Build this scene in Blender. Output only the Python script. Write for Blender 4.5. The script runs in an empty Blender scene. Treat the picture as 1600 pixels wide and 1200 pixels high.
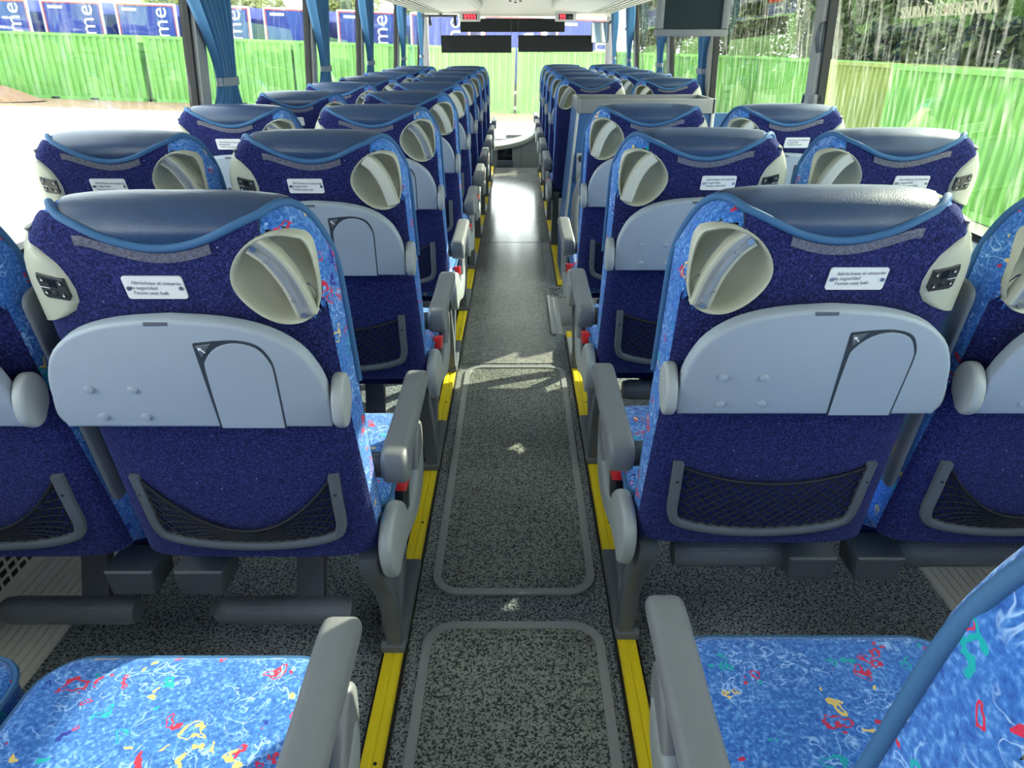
import bpy, bmesh, math, random
from mathutils import Vector, Matrix
random.seed(7)
SC = bpy.context.scene
COL = SC.collection
R = math.radians

# ------------------------------------------------------------------ camera, light, exposure
cam_d = bpy.data.cameras.new('camera'); cam = bpy.data.objects.new('camera', cam_d); COL.objects.link(cam)
cam.location = (0, 0, 1.34); cam.rotation_euler = (math.pi/2 - 0.450, 0, 0)
cam_d.sensor_width = 36; cam_d.lens = 36*1100/1600; cam_d.shift_x = -8/1600; cam_d.clip_start = 0.02
SC.camera = cam
w = bpy.data.worlds.new('world'); SC.world = w; w.use_nodes = True
bg = w.node_tree.nodes['Background']; bg.inputs[0].default_value = (0.86, 0.93, 1.0, 1); bg.inputs[1].default_value = 3.0
sun_d = bpy.data.lights.new('sun', 'SUN'); sun = bpy.data.objects.new('sun', sun_d); COL.objects.link(sun)
sun_d.energy = 8.0; sun_d.angle = R(0.6); sun_d.color = (1, 0.94, 0.84)
sun.rotation_euler = Vector((1.0, 0.87, 0.67)).to_track_quat('Z', 'Y').to_euler()
SC.view_settings.view_transform = 'Standard'; SC.view_settings.look = 'None'
SC.view_settings.exposure = 1.08; SC.view_settings.gamma = 1; SC.view_settings.use_curve_mapping = False
SC.cycles.use_denoising = True

# ------------------------------------------------------------------ materials
def nodes(name):
    m = bpy.data.materials.new(name); m.use_nodes = True
    nt = m.node_tree; return m, nt, nt.nodes, nt.links, nt.nodes['Principled BSDF']
def N(nt, t, **kw):
    n = nt.nodes.new(t)
    for k, v in kw.items(): setattr(n, k, v)
    return n
def ramp(nt, stops, interp='LINEAR'):
    n = nt.nodes.new('ShaderNodeValToRGB'); cr = n.color_ramp; cr.interpolation = interp
    while len(cr.elements) < len(stops): cr.elements.new(0.5)
    for e, (p, c) in zip(cr.elements, stops):
        e.position = p; e.color = (c, c, c, 1) if not isinstance(c, tuple) else (*c, 1)
    return n
def math_n(nt, op, a=None, b=None, c=None):
    n = nt.nodes.new('ShaderNodeMath'); n.operation = op
    for i, v in enumerate((a, b, c)):
        if v is None: continue
        if isinstance(v, (int, float)): n.inputs[i].default_value = v
        else: nt.links.new(v, n.inputs[i])
    return n.outputs[0]
def mixc(nt, fac, a, b):
    n = nt.nodes.new('ShaderNodeMix'); n.data_type = 'RGBA'
    if isinstance(fac, (int, float)): n.inputs[0].default_value = fac
    else: nt.links.new(fac, n.inputs[0])
    for i, v in ((6, a), (7, b)):
        if isinstance(v, tuple): n.inputs[i].default_value = (*v, 1)
        else: nt.links.new(v, n.inputs[i])
    return n.outputs[2]
def plain(name, col, rough=0.5, metal=0.0, var=0.08, scale=30, bump=0.0, bscale=300, spec=0.5, sheen=0.0):
    m, nt, nn, L, b = nodes(name)
    tc = N(nt, 'ShaderNodeTexCoord'); no = N(nt, 'ShaderNodeTexNoise'); no.inputs['Scale'].default_value = scale; no.inputs['Detail'].default_value = 4
    L.new(tc.outputs['Object'], no.inputs['Vector'])
    c = mixc(nt, no.outputs[0], tuple(x*(1-var) for x in col), tuple(min(1, x*(1+var)) for x in col))
    L.new(c, b.inputs['Base Color']); b.inputs['Roughness'].default_value = rough; b.inputs['Metallic'].default_value = metal
    b.inputs['Specular IOR Level'].default_value = spec
    if sheen: b.inputs['Sheen Weight'].default_value = sheen; b.inputs['Sheen Roughness'].default_value = 0.4
    if bump:
        n2 = N(nt, 'ShaderNodeTexNoise'); n2.inputs['Scale'].default_value = bscale; n2.inputs['Detail'].default_value = 2
        L.new(tc.outputs['Object'], n2.inputs['Vector'])
        bp = N(nt, 'ShaderNodeBump'); bp.inputs['Strength'].default_value = bump; bp.inputs['Distance'].default_value = 0.002
        L.new(n2.outputs[0], bp.inputs['Height']); L.new(bp.outputs[0], b.inputs['Normal'])
    return m
def glow(name, col, s):
    m, nt, nn, L, b = nodes(name); b.inputs['Base Color'].default_value = (*col, 1)
    b.inputs['Emission Color'].default_value = (*col, 1); b.inputs['Emission Strength'].default_value = s; return m
def glass_mat(name, tint, refl=0.06, dirt=0.0, lo=0.5, hi=0.75):
    m = bpy.data.materials.new(name); m.use_nodes = True; nt = m.node_tree; nt.nodes.clear(); L = nt.links
    o = N(nt, 'ShaderNodeOutputMaterial'); t = N(nt, 'ShaderNodeBsdfTransparent'); t.inputs[0].default_value = (*tint, 1)
    g = N(nt, 'ShaderNodeBsdfGlossy'); g.inputs['Roughness'].default_value = 0.02
    lw = N(nt, 'ShaderNodeLayerWeight'); lw.inputs[0].default_value = 0.25
    f = math_n(nt, 'MULTIPLY_ADD', lw.outputs['Fresnel'], 0.35, refl*0.4)
    mx = N(nt, 'ShaderNodeMixShader'); L.new(f, mx.inputs[0]); L.new(t.outputs[0], mx.inputs[1]); L.new(g.outputs[0], mx.inputs[2])
    if dirt:
        tc = N(nt, 'ShaderNodeTexCoord'); mp = N(nt, 'ShaderNodeMapping'); mp.inputs['Scale'].default_value = (8, 8, 0.9)
        L.new(tc.outputs['Object'], mp.inputs[0])
        no = N(nt, 'ShaderNodeTexNoise'); no.inputs['Scale'].default_value = 7; no.inputs['Detail'].default_value = 6
        L.new(mp.outputs[0], no.inputs['Vector']); r = ramp(nt, [(lo, 0.0), (hi, dirt)]); L.new(no.outputs[0], r.inputs[0])
        d = N(nt, 'ShaderNodeBsdfTranslucent'); d.inputs[0].default_value = (0.8, 0.8, 0.76, 1)
        m2 = N(nt, 'ShaderNodeMixShader'); L.new(r.outputs[0], m2.inputs[0]); L.new(mx.outputs[0], m2.inputs[1]); L.new(d.outputs[0], m2.inputs[2]); mx = m2
    L.new(mx.outputs[0], o.inputs[0]); return m

def fabric_pattern():
    m, nt, nn, L, b = nodes('patterned_fabric')
    tc = N(nt, 'ShaderNodeTexCoord'); oi = N(nt, 'ShaderNodeObjectInfo')
    off = math_n(nt, 'MULTIPLY', oi.outputs['Random'], 23.0)
    va = N(nt, 'ShaderNodeVectorMath', operation='ADD'); L.new(tc.outputs['Object'], va.inputs[0]); L.new(off, va.inputs[1]); co = va.outputs[0]
    def noise(scale, det=3, dist=0.0, vec=None):
        n = N(nt, 'ShaderNodeTexNoise'); n.inputs['Scale'].default_value = scale; n.inputs['Detail'].default_value = det; n.inputs['Distortion'].default_value = dist
        L.new(vec or co, n.inputs['Vector']); return n
    base = ramp(nt, [(0.3, (0.018, 0.088, 0.36)), (0.52, (0.042, 0.175, 0.54)), (0.72, (0.17, 0.38, 0.74))]); L.new(noise(190, 5).outputs[0], base.inputs[0])
    # pale scribbles
    def line(fac, width, soft):
        a = math_n(nt, 'ABSOLUTE', math_n(nt, 'SUBTRACT', fac, 0.5))
        r = ramp(nt, [(width, 1.0), (width+soft, 0.0)]); L.new(a, r.inputs[0]); return r.outputs[0]
    sc = line(noise(30, 2, 1.2).outputs[0], 0.006, 0.02)
    mk = ramp(nt, [(0.47, 0.0), (0.55, 1.0)]); L.new(noise(12, 2).outputs[0], mk.inputs[0])
    f1 = math_n(nt, 'MULTIPLY', math_n(nt, 'MULTIPLY', sc, mk.outputs[0]), 0.75)
    c = mixc(nt, f1, base.outputs[0], (0.42, 0.62, 0.92))
    # colour motifs: warped rings and strokes in scattered cells
    wn = noise(38, 2)
    ws = N(nt, 'ShaderNodeVectorMath', operation='SCALE'); L.new(wn.outputs['Color'], ws.inputs[0]); ws.inputs['Scale'].default_value = 0.06
    wv = N(nt, 'ShaderNodeVectorMath', operation='ADD'); L.new(co, wv.inputs[0]); L.new(ws.outputs[0], wv.inputs[1])
    for sca, stretch, lo, hi, keep, seed in ((24, (1, 1, 1), 0.17, 0.25, 0.55, 0.0), (22, (1.0, 0.5, 0.7), 0.10, 0.20, 0.55, 3.7), (17, (0.5, 1.2, 1.0), 0.16, 0.22, 0.5, 9.1), (30, (1, .8, .8), 0.0, 0.17, 0.62, 5.3)):
        mp = N(nt, 'ShaderNodeMapping'); mp.inputs['Scale'].default_value = stretch; mp.inputs['Location'].default_value = (seed, seed*2, seed); mp.inputs['Rotation'].default_value = (seed, seed*1.7, seed*0.6)
        L.new(wv.outputs[0], mp.inputs[0])
        v = N(nt, 'ShaderNodeTexVoronoi'); v.inputs['Scale'].default_value = sca; L.new(mp.outputs[0], v.inputs['Vector'])
        sep = N(nt, 'ShaderNodeSeparateColor'); L.new(v.outputs['Color'], sep.inputs[0])
        d = v.outputs['Distance']
        inr = math_n(nt, 'MULTIPLY', math_n(nt, 'GREATER_THAN', d, lo), math_n(nt, 'LESS_THAN', d, hi))
        on = math_n(nt, 'MULTIPLY', inr, math_n(nt, 'GREATER_THAN', sep.outputs[0], keep))
        cr = ramp(nt, [(0.0, (0.62, 0.02, 0.06)), (0.3, (0.80, 0.55, 0.16)), (0.5, (0.0, 0.36, 0.38)), (0.68, (0.012, 0.03, 0.30)), (0.82, (0.62, 0.02, 0.07))], 'CONSTANT')
        L.new(sep.outputs[1], cr.inputs[0]); c = mixc(nt, on, c, cr.outputs[0])
    L.new(c, b.inputs['Base Color']); b.inputs['Roughness'].default_value = 0.9; b.inputs['Specular IOR Level'].default_value = 0.15
    b.inputs['Sheen Weight'].default_value = 0.25
    bp = N(nt, 'ShaderNodeBump'); bp.inputs['Strength'].default_value = 0.5; bp.inputs['Distance'].default_value = 0.0015
    L.new(noise(600, 2).outputs[0], bp.inputs['Height']); L.new(bp.outputs[0], b.inputs['Normal'])
    return m

def plush():
    m, nt, nn, L, b = nodes('navy_plush')
    tc = N(nt, 'ShaderNodeTexCoord')
    n = N(nt, 'ShaderNodeTexNoise'); n.inputs['Scale'].default_value = 260; n.inputs['Detail'].default_value = 3; L.new(tc.outputs['Object'], n.inputs['Vector'])
    r = ramp(nt, [(0.34, (0.006, 0.008, 0.040)), (0.52, (0.016, 0.021, 0.108)), (0.72, (0.050, 0.056, 0.21))]); L.new(n.outputs[0], r.inputs[0])
    n3 = N(nt, 'ShaderNodeTexVoronoi'); n3.inputs['Scale'].default_value = 75; L.new(tc.outputs['Object'], n3.inputs['Vector'])
    sp = N(nt, 'ShaderNodeSeparateColor'); L.new(n3.outputs['Color'], sp.inputs[0])
    dot = math_n(nt, 'MULTIPLY', math_n(nt, 'LESS_THAN', n3.outputs['Distance'], 0.09), math_n(nt, 'GREATER_THAN', sp.outputs[0], 0.9))
    L.new(mixc(nt, dot, r.outputs[0], (0.35, 0.38, 0.55)), b.inputs['Base Color'])
    b.inputs['Roughness'].default_value = 0.95; b.inputs['Specular IOR Level'].default_value = 0.1; b.inputs['Sheen Weight'].default_value = 0.35
    b.inputs['Sheen Tint'].default_value = (0.3, 0.35, 0.8, 1)
    bp = N(nt, 'ShaderNodeBump'); bp.inputs['Strength'].default_value = 0.7; bp.inputs['Distance'].default_value = 0.003
    L.new(n.outputs[0], bp.inputs['Height']); L.new(bp.outputs[0], b.inputs['Normal'])
    return m

def speckle(name, dark, light, scale=105, rough=0.45, bump=0.25):
    m, nt, nn, L, b = nodes(name); tc = N(nt, 'ShaderNodeTexCoord')
    n = N(nt, 'ShaderNodeTexNoise'); n.inputs['Scale'].default_value = scale; n.inputs['Detail'].default_value = 2.5; n.inputs['Distortion'].default_value = 0.8
    L.new(tc.outputs['Object'], n.inputs['Vector']); r = ramp(nt, [(0.44, dark), (0.52, light)]); L.new(n.outputs[0], r.inputs[0])
    n2 = N(nt, 'ShaderNodeTexNoise'); n2.inputs['Scale'].default_value = 3; L.new(tc.outputs['Object'], n2.inputs['Vector'])
    r2 = ramp(nt, [(0.3, 0.75), (0.7, 1.1)]); L.new(n2.outputs[0], r2.inputs[0])
    mul = N(nt, 'ShaderNodeMix'); mul.data_type = 'RGBA'; mul.blend_type = 'MULTIPLY'; mul.inputs[0].default_value = 1
    L.new(r.outputs[0], mul.inputs[6]); L.new(r2.outputs[0], mul.inputs[7]); L.new(mul.outputs[2], b.inputs['Base Color'])
    b.inputs['Roughness'].default_value = rough
    bp = N(nt, 'ShaderNodeBump'); bp.inputs['Strength'].default_value = bump; bp.inputs['Distance'].default_value = 0.001
    L.new(n.outputs[0], bp.inputs['Height']); L.new(bp.outputs[0], b.inputs['Normal'])
    return m

M = {}
M['fab'] = fabric_pattern(); M['plush'] = plush()
M['leather'] = plain('dark_blue_leather', (0.022, 0.052, 0.125), 0.32, var=0.25, scale=25, bump=0.2, bscale=500, spec=0.6)
M['pipe'] = plain('blue_piping', (0.034, 0.120, 0.27), 0.75, var=0.12, scale=300)
M['beige'] = plain('beige_grey_plastic', (0.46, 0.465, 0.375), 0.42, var=0.05, bump=0.05, bscale=900)
M['beige2'] = plain('pale_handle_plastic', (0.60, 0.60, 0.53), 0.4, var=0.04)
M['insert'] = plain('silver_grey_insert', (0.33, 0.35, 0.36), 0.3, 0.3, var=0.1)
M['tray'] = plain('blue_grey_tray_plastic', (0.325, 0.375, 0.44), 0.5, var=0.05, scale=12, bump=0.08, bscale=1200)
M['seam'] = plain('dark_seam', (0.03, 0.04, 0.05), 0.6)
M['arm'] = plain('armrest_grey_plastic', (0.20, 0.205, 0.215), 0.42, var=0.08, bump=0.08, bscale=1200)
M['dark'] = plain('dark_grey_plastic', (0.065, 0.075, 0.095), 0.45, var=0.1, bump=0.05)
M['ctrl'] = plain('charcoal_control_plastic', (0.028, 0.031, 0.036), 0.35)
M['mid'] = plain('mid_grey_plastic', (0.115, 0.13, 0.15), 0.45, var=0.08)
M['black'] = plain('black_plastic', (0.012, 0.013, 0.016), 0.35)
M['screen'] = plain('black_screen', (0.01, 0.012, 0.02), 0.12)
M['net'] = plain('black_net_cord', (0.006, 0.008, 0.014), 0.7)
M['white'] = plain('white_plate', (0.78, 0.79, 0.80), 0.45, var=0.03)
M['ink'] = plain('grey_print', (0.26, 0.26, 0.31), 0.6)
M['mark'] = plain('white_mark', (0.85, 0.85, 0.85), 0.5)
M['tape'] = plain('clear_tape', (0.13, 0.13, 0.17), 0.2, var=0.8, scale=260, bump=0.8, bscale=220)
M['red'] = plain('red_button', (0.72, 0.02, 0.025), 0.35)
M['shield'] = plain('shield_grey_plastic', (0.36, 0.385, 0.385), 0.42, var=0.06, bump=0.06, bscale=1000)
M['metal'] = plain('brushed_aluminium', (0.45, 0.45, 0.45), 0.4, 0.45, var=0.12, scale=60)
M['steel'] = plain('screw_steel', (0.5, 0.5, 0.5), 0.3, 1.0)
M['yellow'] = plain('yellow_paint', (0.93, 0.70, 0.02), 0.45, var=0.08, scale=18)
M['yellow2'] = plain('yellow_step_edge', (0.75, 0.52, 0.03), 0.5)
M['floor'] = speckle('speckled_vinyl_floor', (0.014, 0.020, 0.036), (0.33, 0.365, 0.38), 170, 0.5)
M['hatch'] = speckle('speckled_vinyl_hatch', (0.022, 0.027, 0.032), (0.36, 0.375, 0.33), 170, 0.34)
M['aisle'] = speckle('worn_aisle_vinyl', (0.22, 0.225, 0.22), (0.36, 0.355, 0.33), 60, 0.16, 0.0)
M['wall'] = plain('grey_wall_panel', (0.22, 0.23, 0.25), 0.6)
M['white_in'] = plain('pale_interior_panel', (0.62, 0.62, 0.59), 0.5, var=0.03)
M['sill'] = plain('pale_sill', (0.55, 0.56, 0.58), 0.45)
M['pillar'] = plain('grey_window_pillar', (0.30, 0.30, 0.29), 0.5)
M['rubber'] = plain('black_rubber', (0.012, 0.012, 0.013), 0.6)
M['curtain'] = plain('blue_curtain', (0.045, 0.16, 0.33), 0.85, var=0.15, scale=40, sheen=0.2)
M['tie'] = plain('grey_tieback', (0.22, 0.26, 0.30), 0.5)
M['panel_blue'] = plain('blue_partition', (0.025, 0.10, 0.26), 0.5, var=0.06)
M['glass'] = glass_mat('window_glass', (0.95, 0.98, 0.95), 0.05, 0.05)
M['glass_r'] = glass_mat('streaked_window_glass', (0.84, 0.88, 0.80), 0.05, 0.075)
M['glass_w'] = glass_mat('hazy_windscreen_glass', (0.95, 0.97, 0.92), 0.05, 0.04, 0.0, 0.8)
M['shade'] = plain('black_roller_shade', (0.012, 0.015, 0.016), 0.8)
M['led'] = glow('red_led', (1.0, 0.05, 0.07), 1.6)
M['console'] = plain('grey_console_plastic', (0.26, 0.26, 0.25), 0.45)
M['alu_duct'] = plain('ribbed_aluminium', (0.68, 0.65, 0.60), 0.45, 0.15, var=0.06)
M['lamp'] = plain('frosted_lamp', (0.8, 0.8, 0.8), 0.5)

# ------------------------------------------------------------------ mesh helpers
def mk(name, verts, faces, mat, smooth=40):
    me = bpy.data.meshes.new(name); me.from_pydata([tuple(v) for v in verts], [], faces); me.validate()
    bm = bmesh.new(); bm.from_mesh(me); bmesh.ops.recalc_face_normals(bm, faces=bm.faces); bm.to_mesh(me); bm.free()
    me.materials.append(mat)
    if smooth:
        me.shade_smooth(); me.set_sharp_from_angle(angle=R(smooth))
    return me
def bm_mesh(name, bm, mat, smooth=40):
    bmesh.ops.recalc_face_normals(bm, faces=bm.faces)
    me = bpy.data.meshes.new(name); bm.to_mesh(me); bm.free(); me.materials.append(mat)
    if smooth: me.shade_smooth(); me.set_sharp_from_angle(angle=R(smooth))
    return me
def cr_closed(pts, n=4, closed=True):
    out = []; k = len(pts)
    rng = range(k) if closed else range(k-1)
    for i in rng:
        p0 = pts[(i-1) % k] if closed or i > 0 else pts[i]
        p1 = pts[i]; p2 = pts[(i+1) % k]
        p3 = pts[(i+2) % k] if closed or i+2 < k else pts[(i+1) % k]
        for j in range(n):
            t = j/n
            out.append(tuple(0.5*((2*b)+(-a+c)*t+(2*a-5*b+4*c-d)*t*t+(-a+3*b-3*c+d)*t**3) for a, b, c, d in zip(p0, p1, p2, p3)))
    if not closed: out.append(tuple(pts[-1]))
    return out
def ext(bm, poly, fmap, h0, h1, bevel=0.0, seg=2, bottom=True):
    """extrude a polygon (a,b) between heights h0,h1 mapped with fmap(a,b,h), with bevelled rims"""
    vs0 = [bm.verts.new(fmap(a, b, h0)) for a, b in poly]; vs1 = [bm.verts.new(fmap(a, b, h1)) for a, b in poly]
    n = len(poly); fs = []
    fs.append(bm.faces.new(vs1)); fs.append(bm.faces.new(vs0[::-1]))
    for i in range(n): fs.append(bm.faces.new((vs0[i], vs0[(i+1) % n], vs1[(i+1) % n], vs1[i])))
    bmesh.ops.recalc_face_normals(bm, faces=fs)
    if bevel:
        es = set()
        for f in (fs[0], fs[1]) if bottom else (fs[0],): es.update(f.edges)
        bmesh.ops.bevel(bm, geom=list(es), offset=bevel, segments=seg, profile=0.5, affect='EDGES', clamp_overlap=True)
def box(bm, x0, x1, y0, y1, z0, z1, bevel=0.0, seg=2):
    r = bmesh.ops.create_cube(bm, size=1, matrix=Matrix.Translation(((x0+x1)/2, (y0+y1)/2, (z0+z1)/2)) @ Matrix.Diagonal((x1-x0, y1-y0, z1-z0, 1)))
    if bevel:
        es = set(e for v in r['verts'] for e in v.link_edges)
        bmesh.ops.bevel(bm, geom=list(es), offset=bevel, segments=seg, profile=0.5, affect='EDGES', clamp_overlap=True)
def boxm(name, mat, x0, x1, y0, y1, z0, z1, bevel=0.0, seg=2):
    bm = bmesh.new(); box(bm, x0, x1, y0, y1, z0, z1, bevel, seg); return bm_mesh(name, bm, mat)
def tube_vf(pts, rad, sides=8, closed=False, ell=None):
    """tube around a polyline; rad is a number or a list"""
    pts = [Vector(p) for p in pts]; n = len(pts); V = []; F = []
    up0 = None
    for i, p in enumerate(pts):
        a = pts[(i-1) % n] if closed or i > 0 else pts[i]; b = pts[(i+1) % n] if closed or i < n-1 else pts[i]
        t = (b-a).normalized()
        if up0 is None:
            up0 = Vector((0, 0, 1)) if abs(t.z) < 0.9 else Vector((0, 1, 0))
        s = t.cross(up0).normalized(); u = s.cross(t).normalized(); up0 = u
        r = rad[i] if isinstance(rad, (list, tuple)) else rad
        for j in range(sides):
            an = 2*math.pi*j/sides
            V.append(p + s*math.cos(an)*r + u*math.sin(an)*r)
    m = n if closed else n-1
    for i in range(m):
        for j in range(sides):
            a = i*sides+j; b = i*sides+(j+1) % sides; c = ((i+1) % n)*sides+(j+1) % sides; d = ((i+1) % n)*sides+j
            F.append((a, b, c, d))
    if not closed:
        F.append(tuple(range(sides))); F.append(tuple((n-1)*sides+j for j in range(sides)))
    return V, F
def tube(name, mat, pts, rad, sides=8, closed=False): return mk(name, *tube_vf(pts, rad, sides, closed), mat, 50)
def grid_solid(rows, rows_in):
    """rows: outer grid of points; rows_in: same grid at the inside; closes the rim"""
    a = len(rows); b = len(rows[0]); V = [p for r in rows for p in r] + [p for r in rows_in for p in r]; F = []; o = a*b
    for i in range(a-1):
        for j in range(b-1):
            F.append((i*b+j, i*b+j+1, (i+1)*b+j+1, (i+1)*b+j)); F.append((o+i*b+j, o+(i+1)*b+j, o+(i+1)*b+j+1, o+i*b+j+1))
    for j in range(b-1):
        F.append((j, o+j, o+j+1, j+1)); k = (a-1)*b; F.append((k+j, k+j+1, o+k+j+1, o+k+j))
    for i in range(a-1):
        k = i*b; F.append((k, k+b, o+k+b, o+k)); k = i*b+b-1; F.append((k, o+k, o+k+b, k+b))
    return V, F
def round_rect(x0, x1, y0, y1, r, seg=6):
    P = []
    for cx, cy, a0 in ((x1-r, y1-r, 0), (x0+r, y1-r, 90), (x0+r, y0+r, 180), (x1-r, y0+r, 270)):
        for i in range(seg+1):
            a = R(a0+90*i/seg); P.append((cx+r*math.cos(a), cy+r*math.sin(a)))
    return P
def text_mesh(name, txt, size, mat, extrude=0.0003, shear=0.0, spacing=1.0, align='LEFT', offset=0.0):
    c = bpy.data.curves.new(name, 'FONT'); c.body = txt; c.size = size; c.extrude = extrude; c.shear = shear; c.space_line = spacing; c.align_x = align; c.resolution_u = 2; c.offset = offset
    o = bpy.data.objects.new(name, c); COL.objects.link(o)
    dg = bpy.context.evaluated_depsgraph_get(); me = bpy.data.meshes.new_from_object(o.evaluated_get(dg))
    bpy.data.objects.remove(o); bpy.data.curves.remove(c); me.name = name; me.materials.clear(); me.materials.append(mat); return me
def obj(name, me, parent=None, loc=(0, 0, 0), rot=(0, 0, 0)):
    o = bpy.data.objects.new(name, me); COL.objects.link(o); o.location = loc; o.rotation_euler = rot
    if parent: o.parent = parent
    return o
def empty(name, loc, rot=(0, 0, 0)):
    o = bpy.data.objects.new(name, None); COL.objects.link(o); o.location = loc; o.rotation_euler = rot; o.empty_display_size = 0.1; return o
def tag(o, label, cat, group=None):
    o['label'] = label; o['category'] = cat
    if group: o['group'] = group
    return o
def struct(o): o['kind'] = 'structure'; return o
def spawn(tmpl, parent, level):
    """tmpl: list of (name, mesh, min_level, children)"""
    for name, me, lv, ch in tmpl:
        if level < lv: continue
        o = obj(name, me, parent)
        for n2, m2, l2 in ch:
            if level >= l2: obj(n2, m2, o)

# ------------------------------------------------------------------ the bus shell
YR = -2.3; YF = 10.35       # rear wall, windscreen
XW = 1.30
FE = 8.72                   # front end of the passenger floor
def floor_mesh():
    bm = bmesh.new()
    box(bm, -XW, XW, YR, 3.36, -0.06, 0); box(bm, -XW, 0.20, 3.36, 4.12, -0.06, 0); box(bm, -XW, XW, 4.12, FE, -0.06, 0)
    return bm_mesh('floor', bm, M['floor'], 0)
floor = struct(obj('floor', floor_mesh()))
bm = bmesh.new(); box(bm, -XW, XW, FE, YF, -0.46, -0.40); box(bm, -XW, XW, FE, FE+0.02, -0.40, -0.06)
struct(obj('floor_front', bm_mesh('floor_front', bm, M['aisle'], 0)))
# worn, shinier covering of the front half of the aisle
for y0, y1 in ((2.99, 5.20), (5.21, FE)):
    bm = bmesh.new(); x1 = 0.185 if y0 < 4 else 0.235
    box(bm, -0.262, x1, y0, y1, 0.0002, 0.003, 0.001, 1)
    obj('vinyl_sheet', bm_mesh('vinyl_sheet', bm, M['aisle'], 0), floor)
d_ = struct(empty('door_1', (XW, 3.73, -0.55)))
obj('lower_panel', boxm('lower_panel', M['wall'], -0.01, 0.03, -0.42, 0.42, 0.0, 0.86, 0.006), d_); obj('kick_plate', boxm('kick_plate', M['metal'], -0.014, -0.0105, -0.36, 0.36, 0.05, 0.30), d_)
# stairwell of the middle door
for i, (x0, x1, zt) in enumerate(((0.20, 0.50, -0.24), (0.50, 0.82, -0.48), (0.82, 1.28, -0.72))):
    s = obj('step', boxm('step', M['floor'], x0, x1, 3.37, 4.11, zt-0.2, zt), floor)
    obj('step_edge', boxm('step_edge', M['yellow2'], x0 if i else x0+0.001, x0+0.03, 3.38, 4.10, zt+0.001, zt+0.006), floor)
obj('stairwell_side', boxm('stairwell_side', M['wall'], 0.20, XW, 4.121, 4.14, -0.93, -0.062), floor); obj('stairwell_side', boxm('stairwell_side', M['wall'], 0.20, XW, 3.34, 3.359, -0.93, -0.062), floor)
bm = bmesh.new(); box(bm, 0.175, 0.200, 3.34, 3.95, 0.0, 0.012, 0.003); box(bm, 0.202, 0.235, 3.36, 3.95, -0.05, 0.004, 0.003)
obj('step_nosing', bm_mesh('step_nosing', bm, M['metal']), floor)
# hatches
def hatch(y0, y1):
    h = obj('floor_hatch', None, floor)
    x0, x1 = -0.234, 0.216
    bm = bmesh.new(); ext(bm, round_rect(x0+0.012, x1-0.012, y0+0.012, y1-0.012, 0.068), lambda a, b, h: (a, b, h), 0.0005, 0.004)
    obj('hatch_panel', bm_mesh('hatch_panel', bm, M['hatch']), h)
    o = round_rect(x0, x1, y0, y1, 0.08, 8); i = round_rect(x0+0.022, x1-0.022, y0+0.022, y1-0.022, 0.058, 8)
    n = len(o); V = [(a, b, 0.001) for a, b in o] + [(a*1.0, b, 0.008) for a, b in o] + [(a, b, 0.008) for a, b in i] + [(a, b, 0.004) for a, b in i]
    F = [(k*n+j, k*n+(j+1) % n, (k+1)*n+(j+1) % n, (k+1)*n+j) for k in range(3) for j in range(n)]
    obj('hatch_frame', mk('hatch_frame', V, F, M['metal'], 30), h)
    L = y1-y0
    for y in (y0+0.13, (y0+y1)/2, y1-0.10):
        for x in (x0+0.05, x1-0.05):
            V, F = tube_vf([(x+0.007*math.cos(t*math.pi/6), y+0.007*math.sin(t*math.pi/6), 0.0045) for t in range(12)], 0.002, 6, True)
            obj('hatch_screw', mk('hatch_screw', V, F, M['steel']), h)
hatch(1.46, 2.955); hatch(-0.14, 1.36)
# seat rails
def rail(xc, y0, y1, label, side):
    e = empty('seat_rail', (xc, 0, 0)); tag(e, label, 'rail', 'yellow seat rails beside the aisle')
    P = [(-0.022, 0.0005), (-0.022, 0.020), (-0.019, 0.026), (-0.003, 0.026), (-0.001, 0.023), (0.003, 0.023), (0.005, 0.026), (0.019, 0.026), (0.022, 0.020), (0.022, 0.0005)]
    bm = bmesh.new(); ext(bm, P, lambda a, b, h: (a, h, b), y0, y1); obj('bar', bm_mesh('bar', bm, M['yellow'], 25), e)
    b2 = boxm('rail_bed', M['rubber'], -0.030, 0.030, y0, y1, 0.0003, 0.005); obj('rail_bed', b2, e)
    y = y0+0.35
    scr = tube('rail_hole', M['rubber'], [(0, 0, 0), (0, 0, 0.0015)], 0.004, 8)
    while y < min(y1, 5.5): obj('rail_hole', scr, e, (0.010, y, 0.0255)); y += 0.40
rail(-0.298, YR+0.1, FE-0.02, 'yellow painted seat rail along the left side of the aisle', -1)
rail(0.270, YR+0.1, 3.34, 'yellow seat rail right of the aisle, between the camera and the stairwell', 1)
rail(0.270, 4.16, FE-0.02, 'yellow seat rail right of the aisle, beyond the blue partition', 1)

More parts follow.
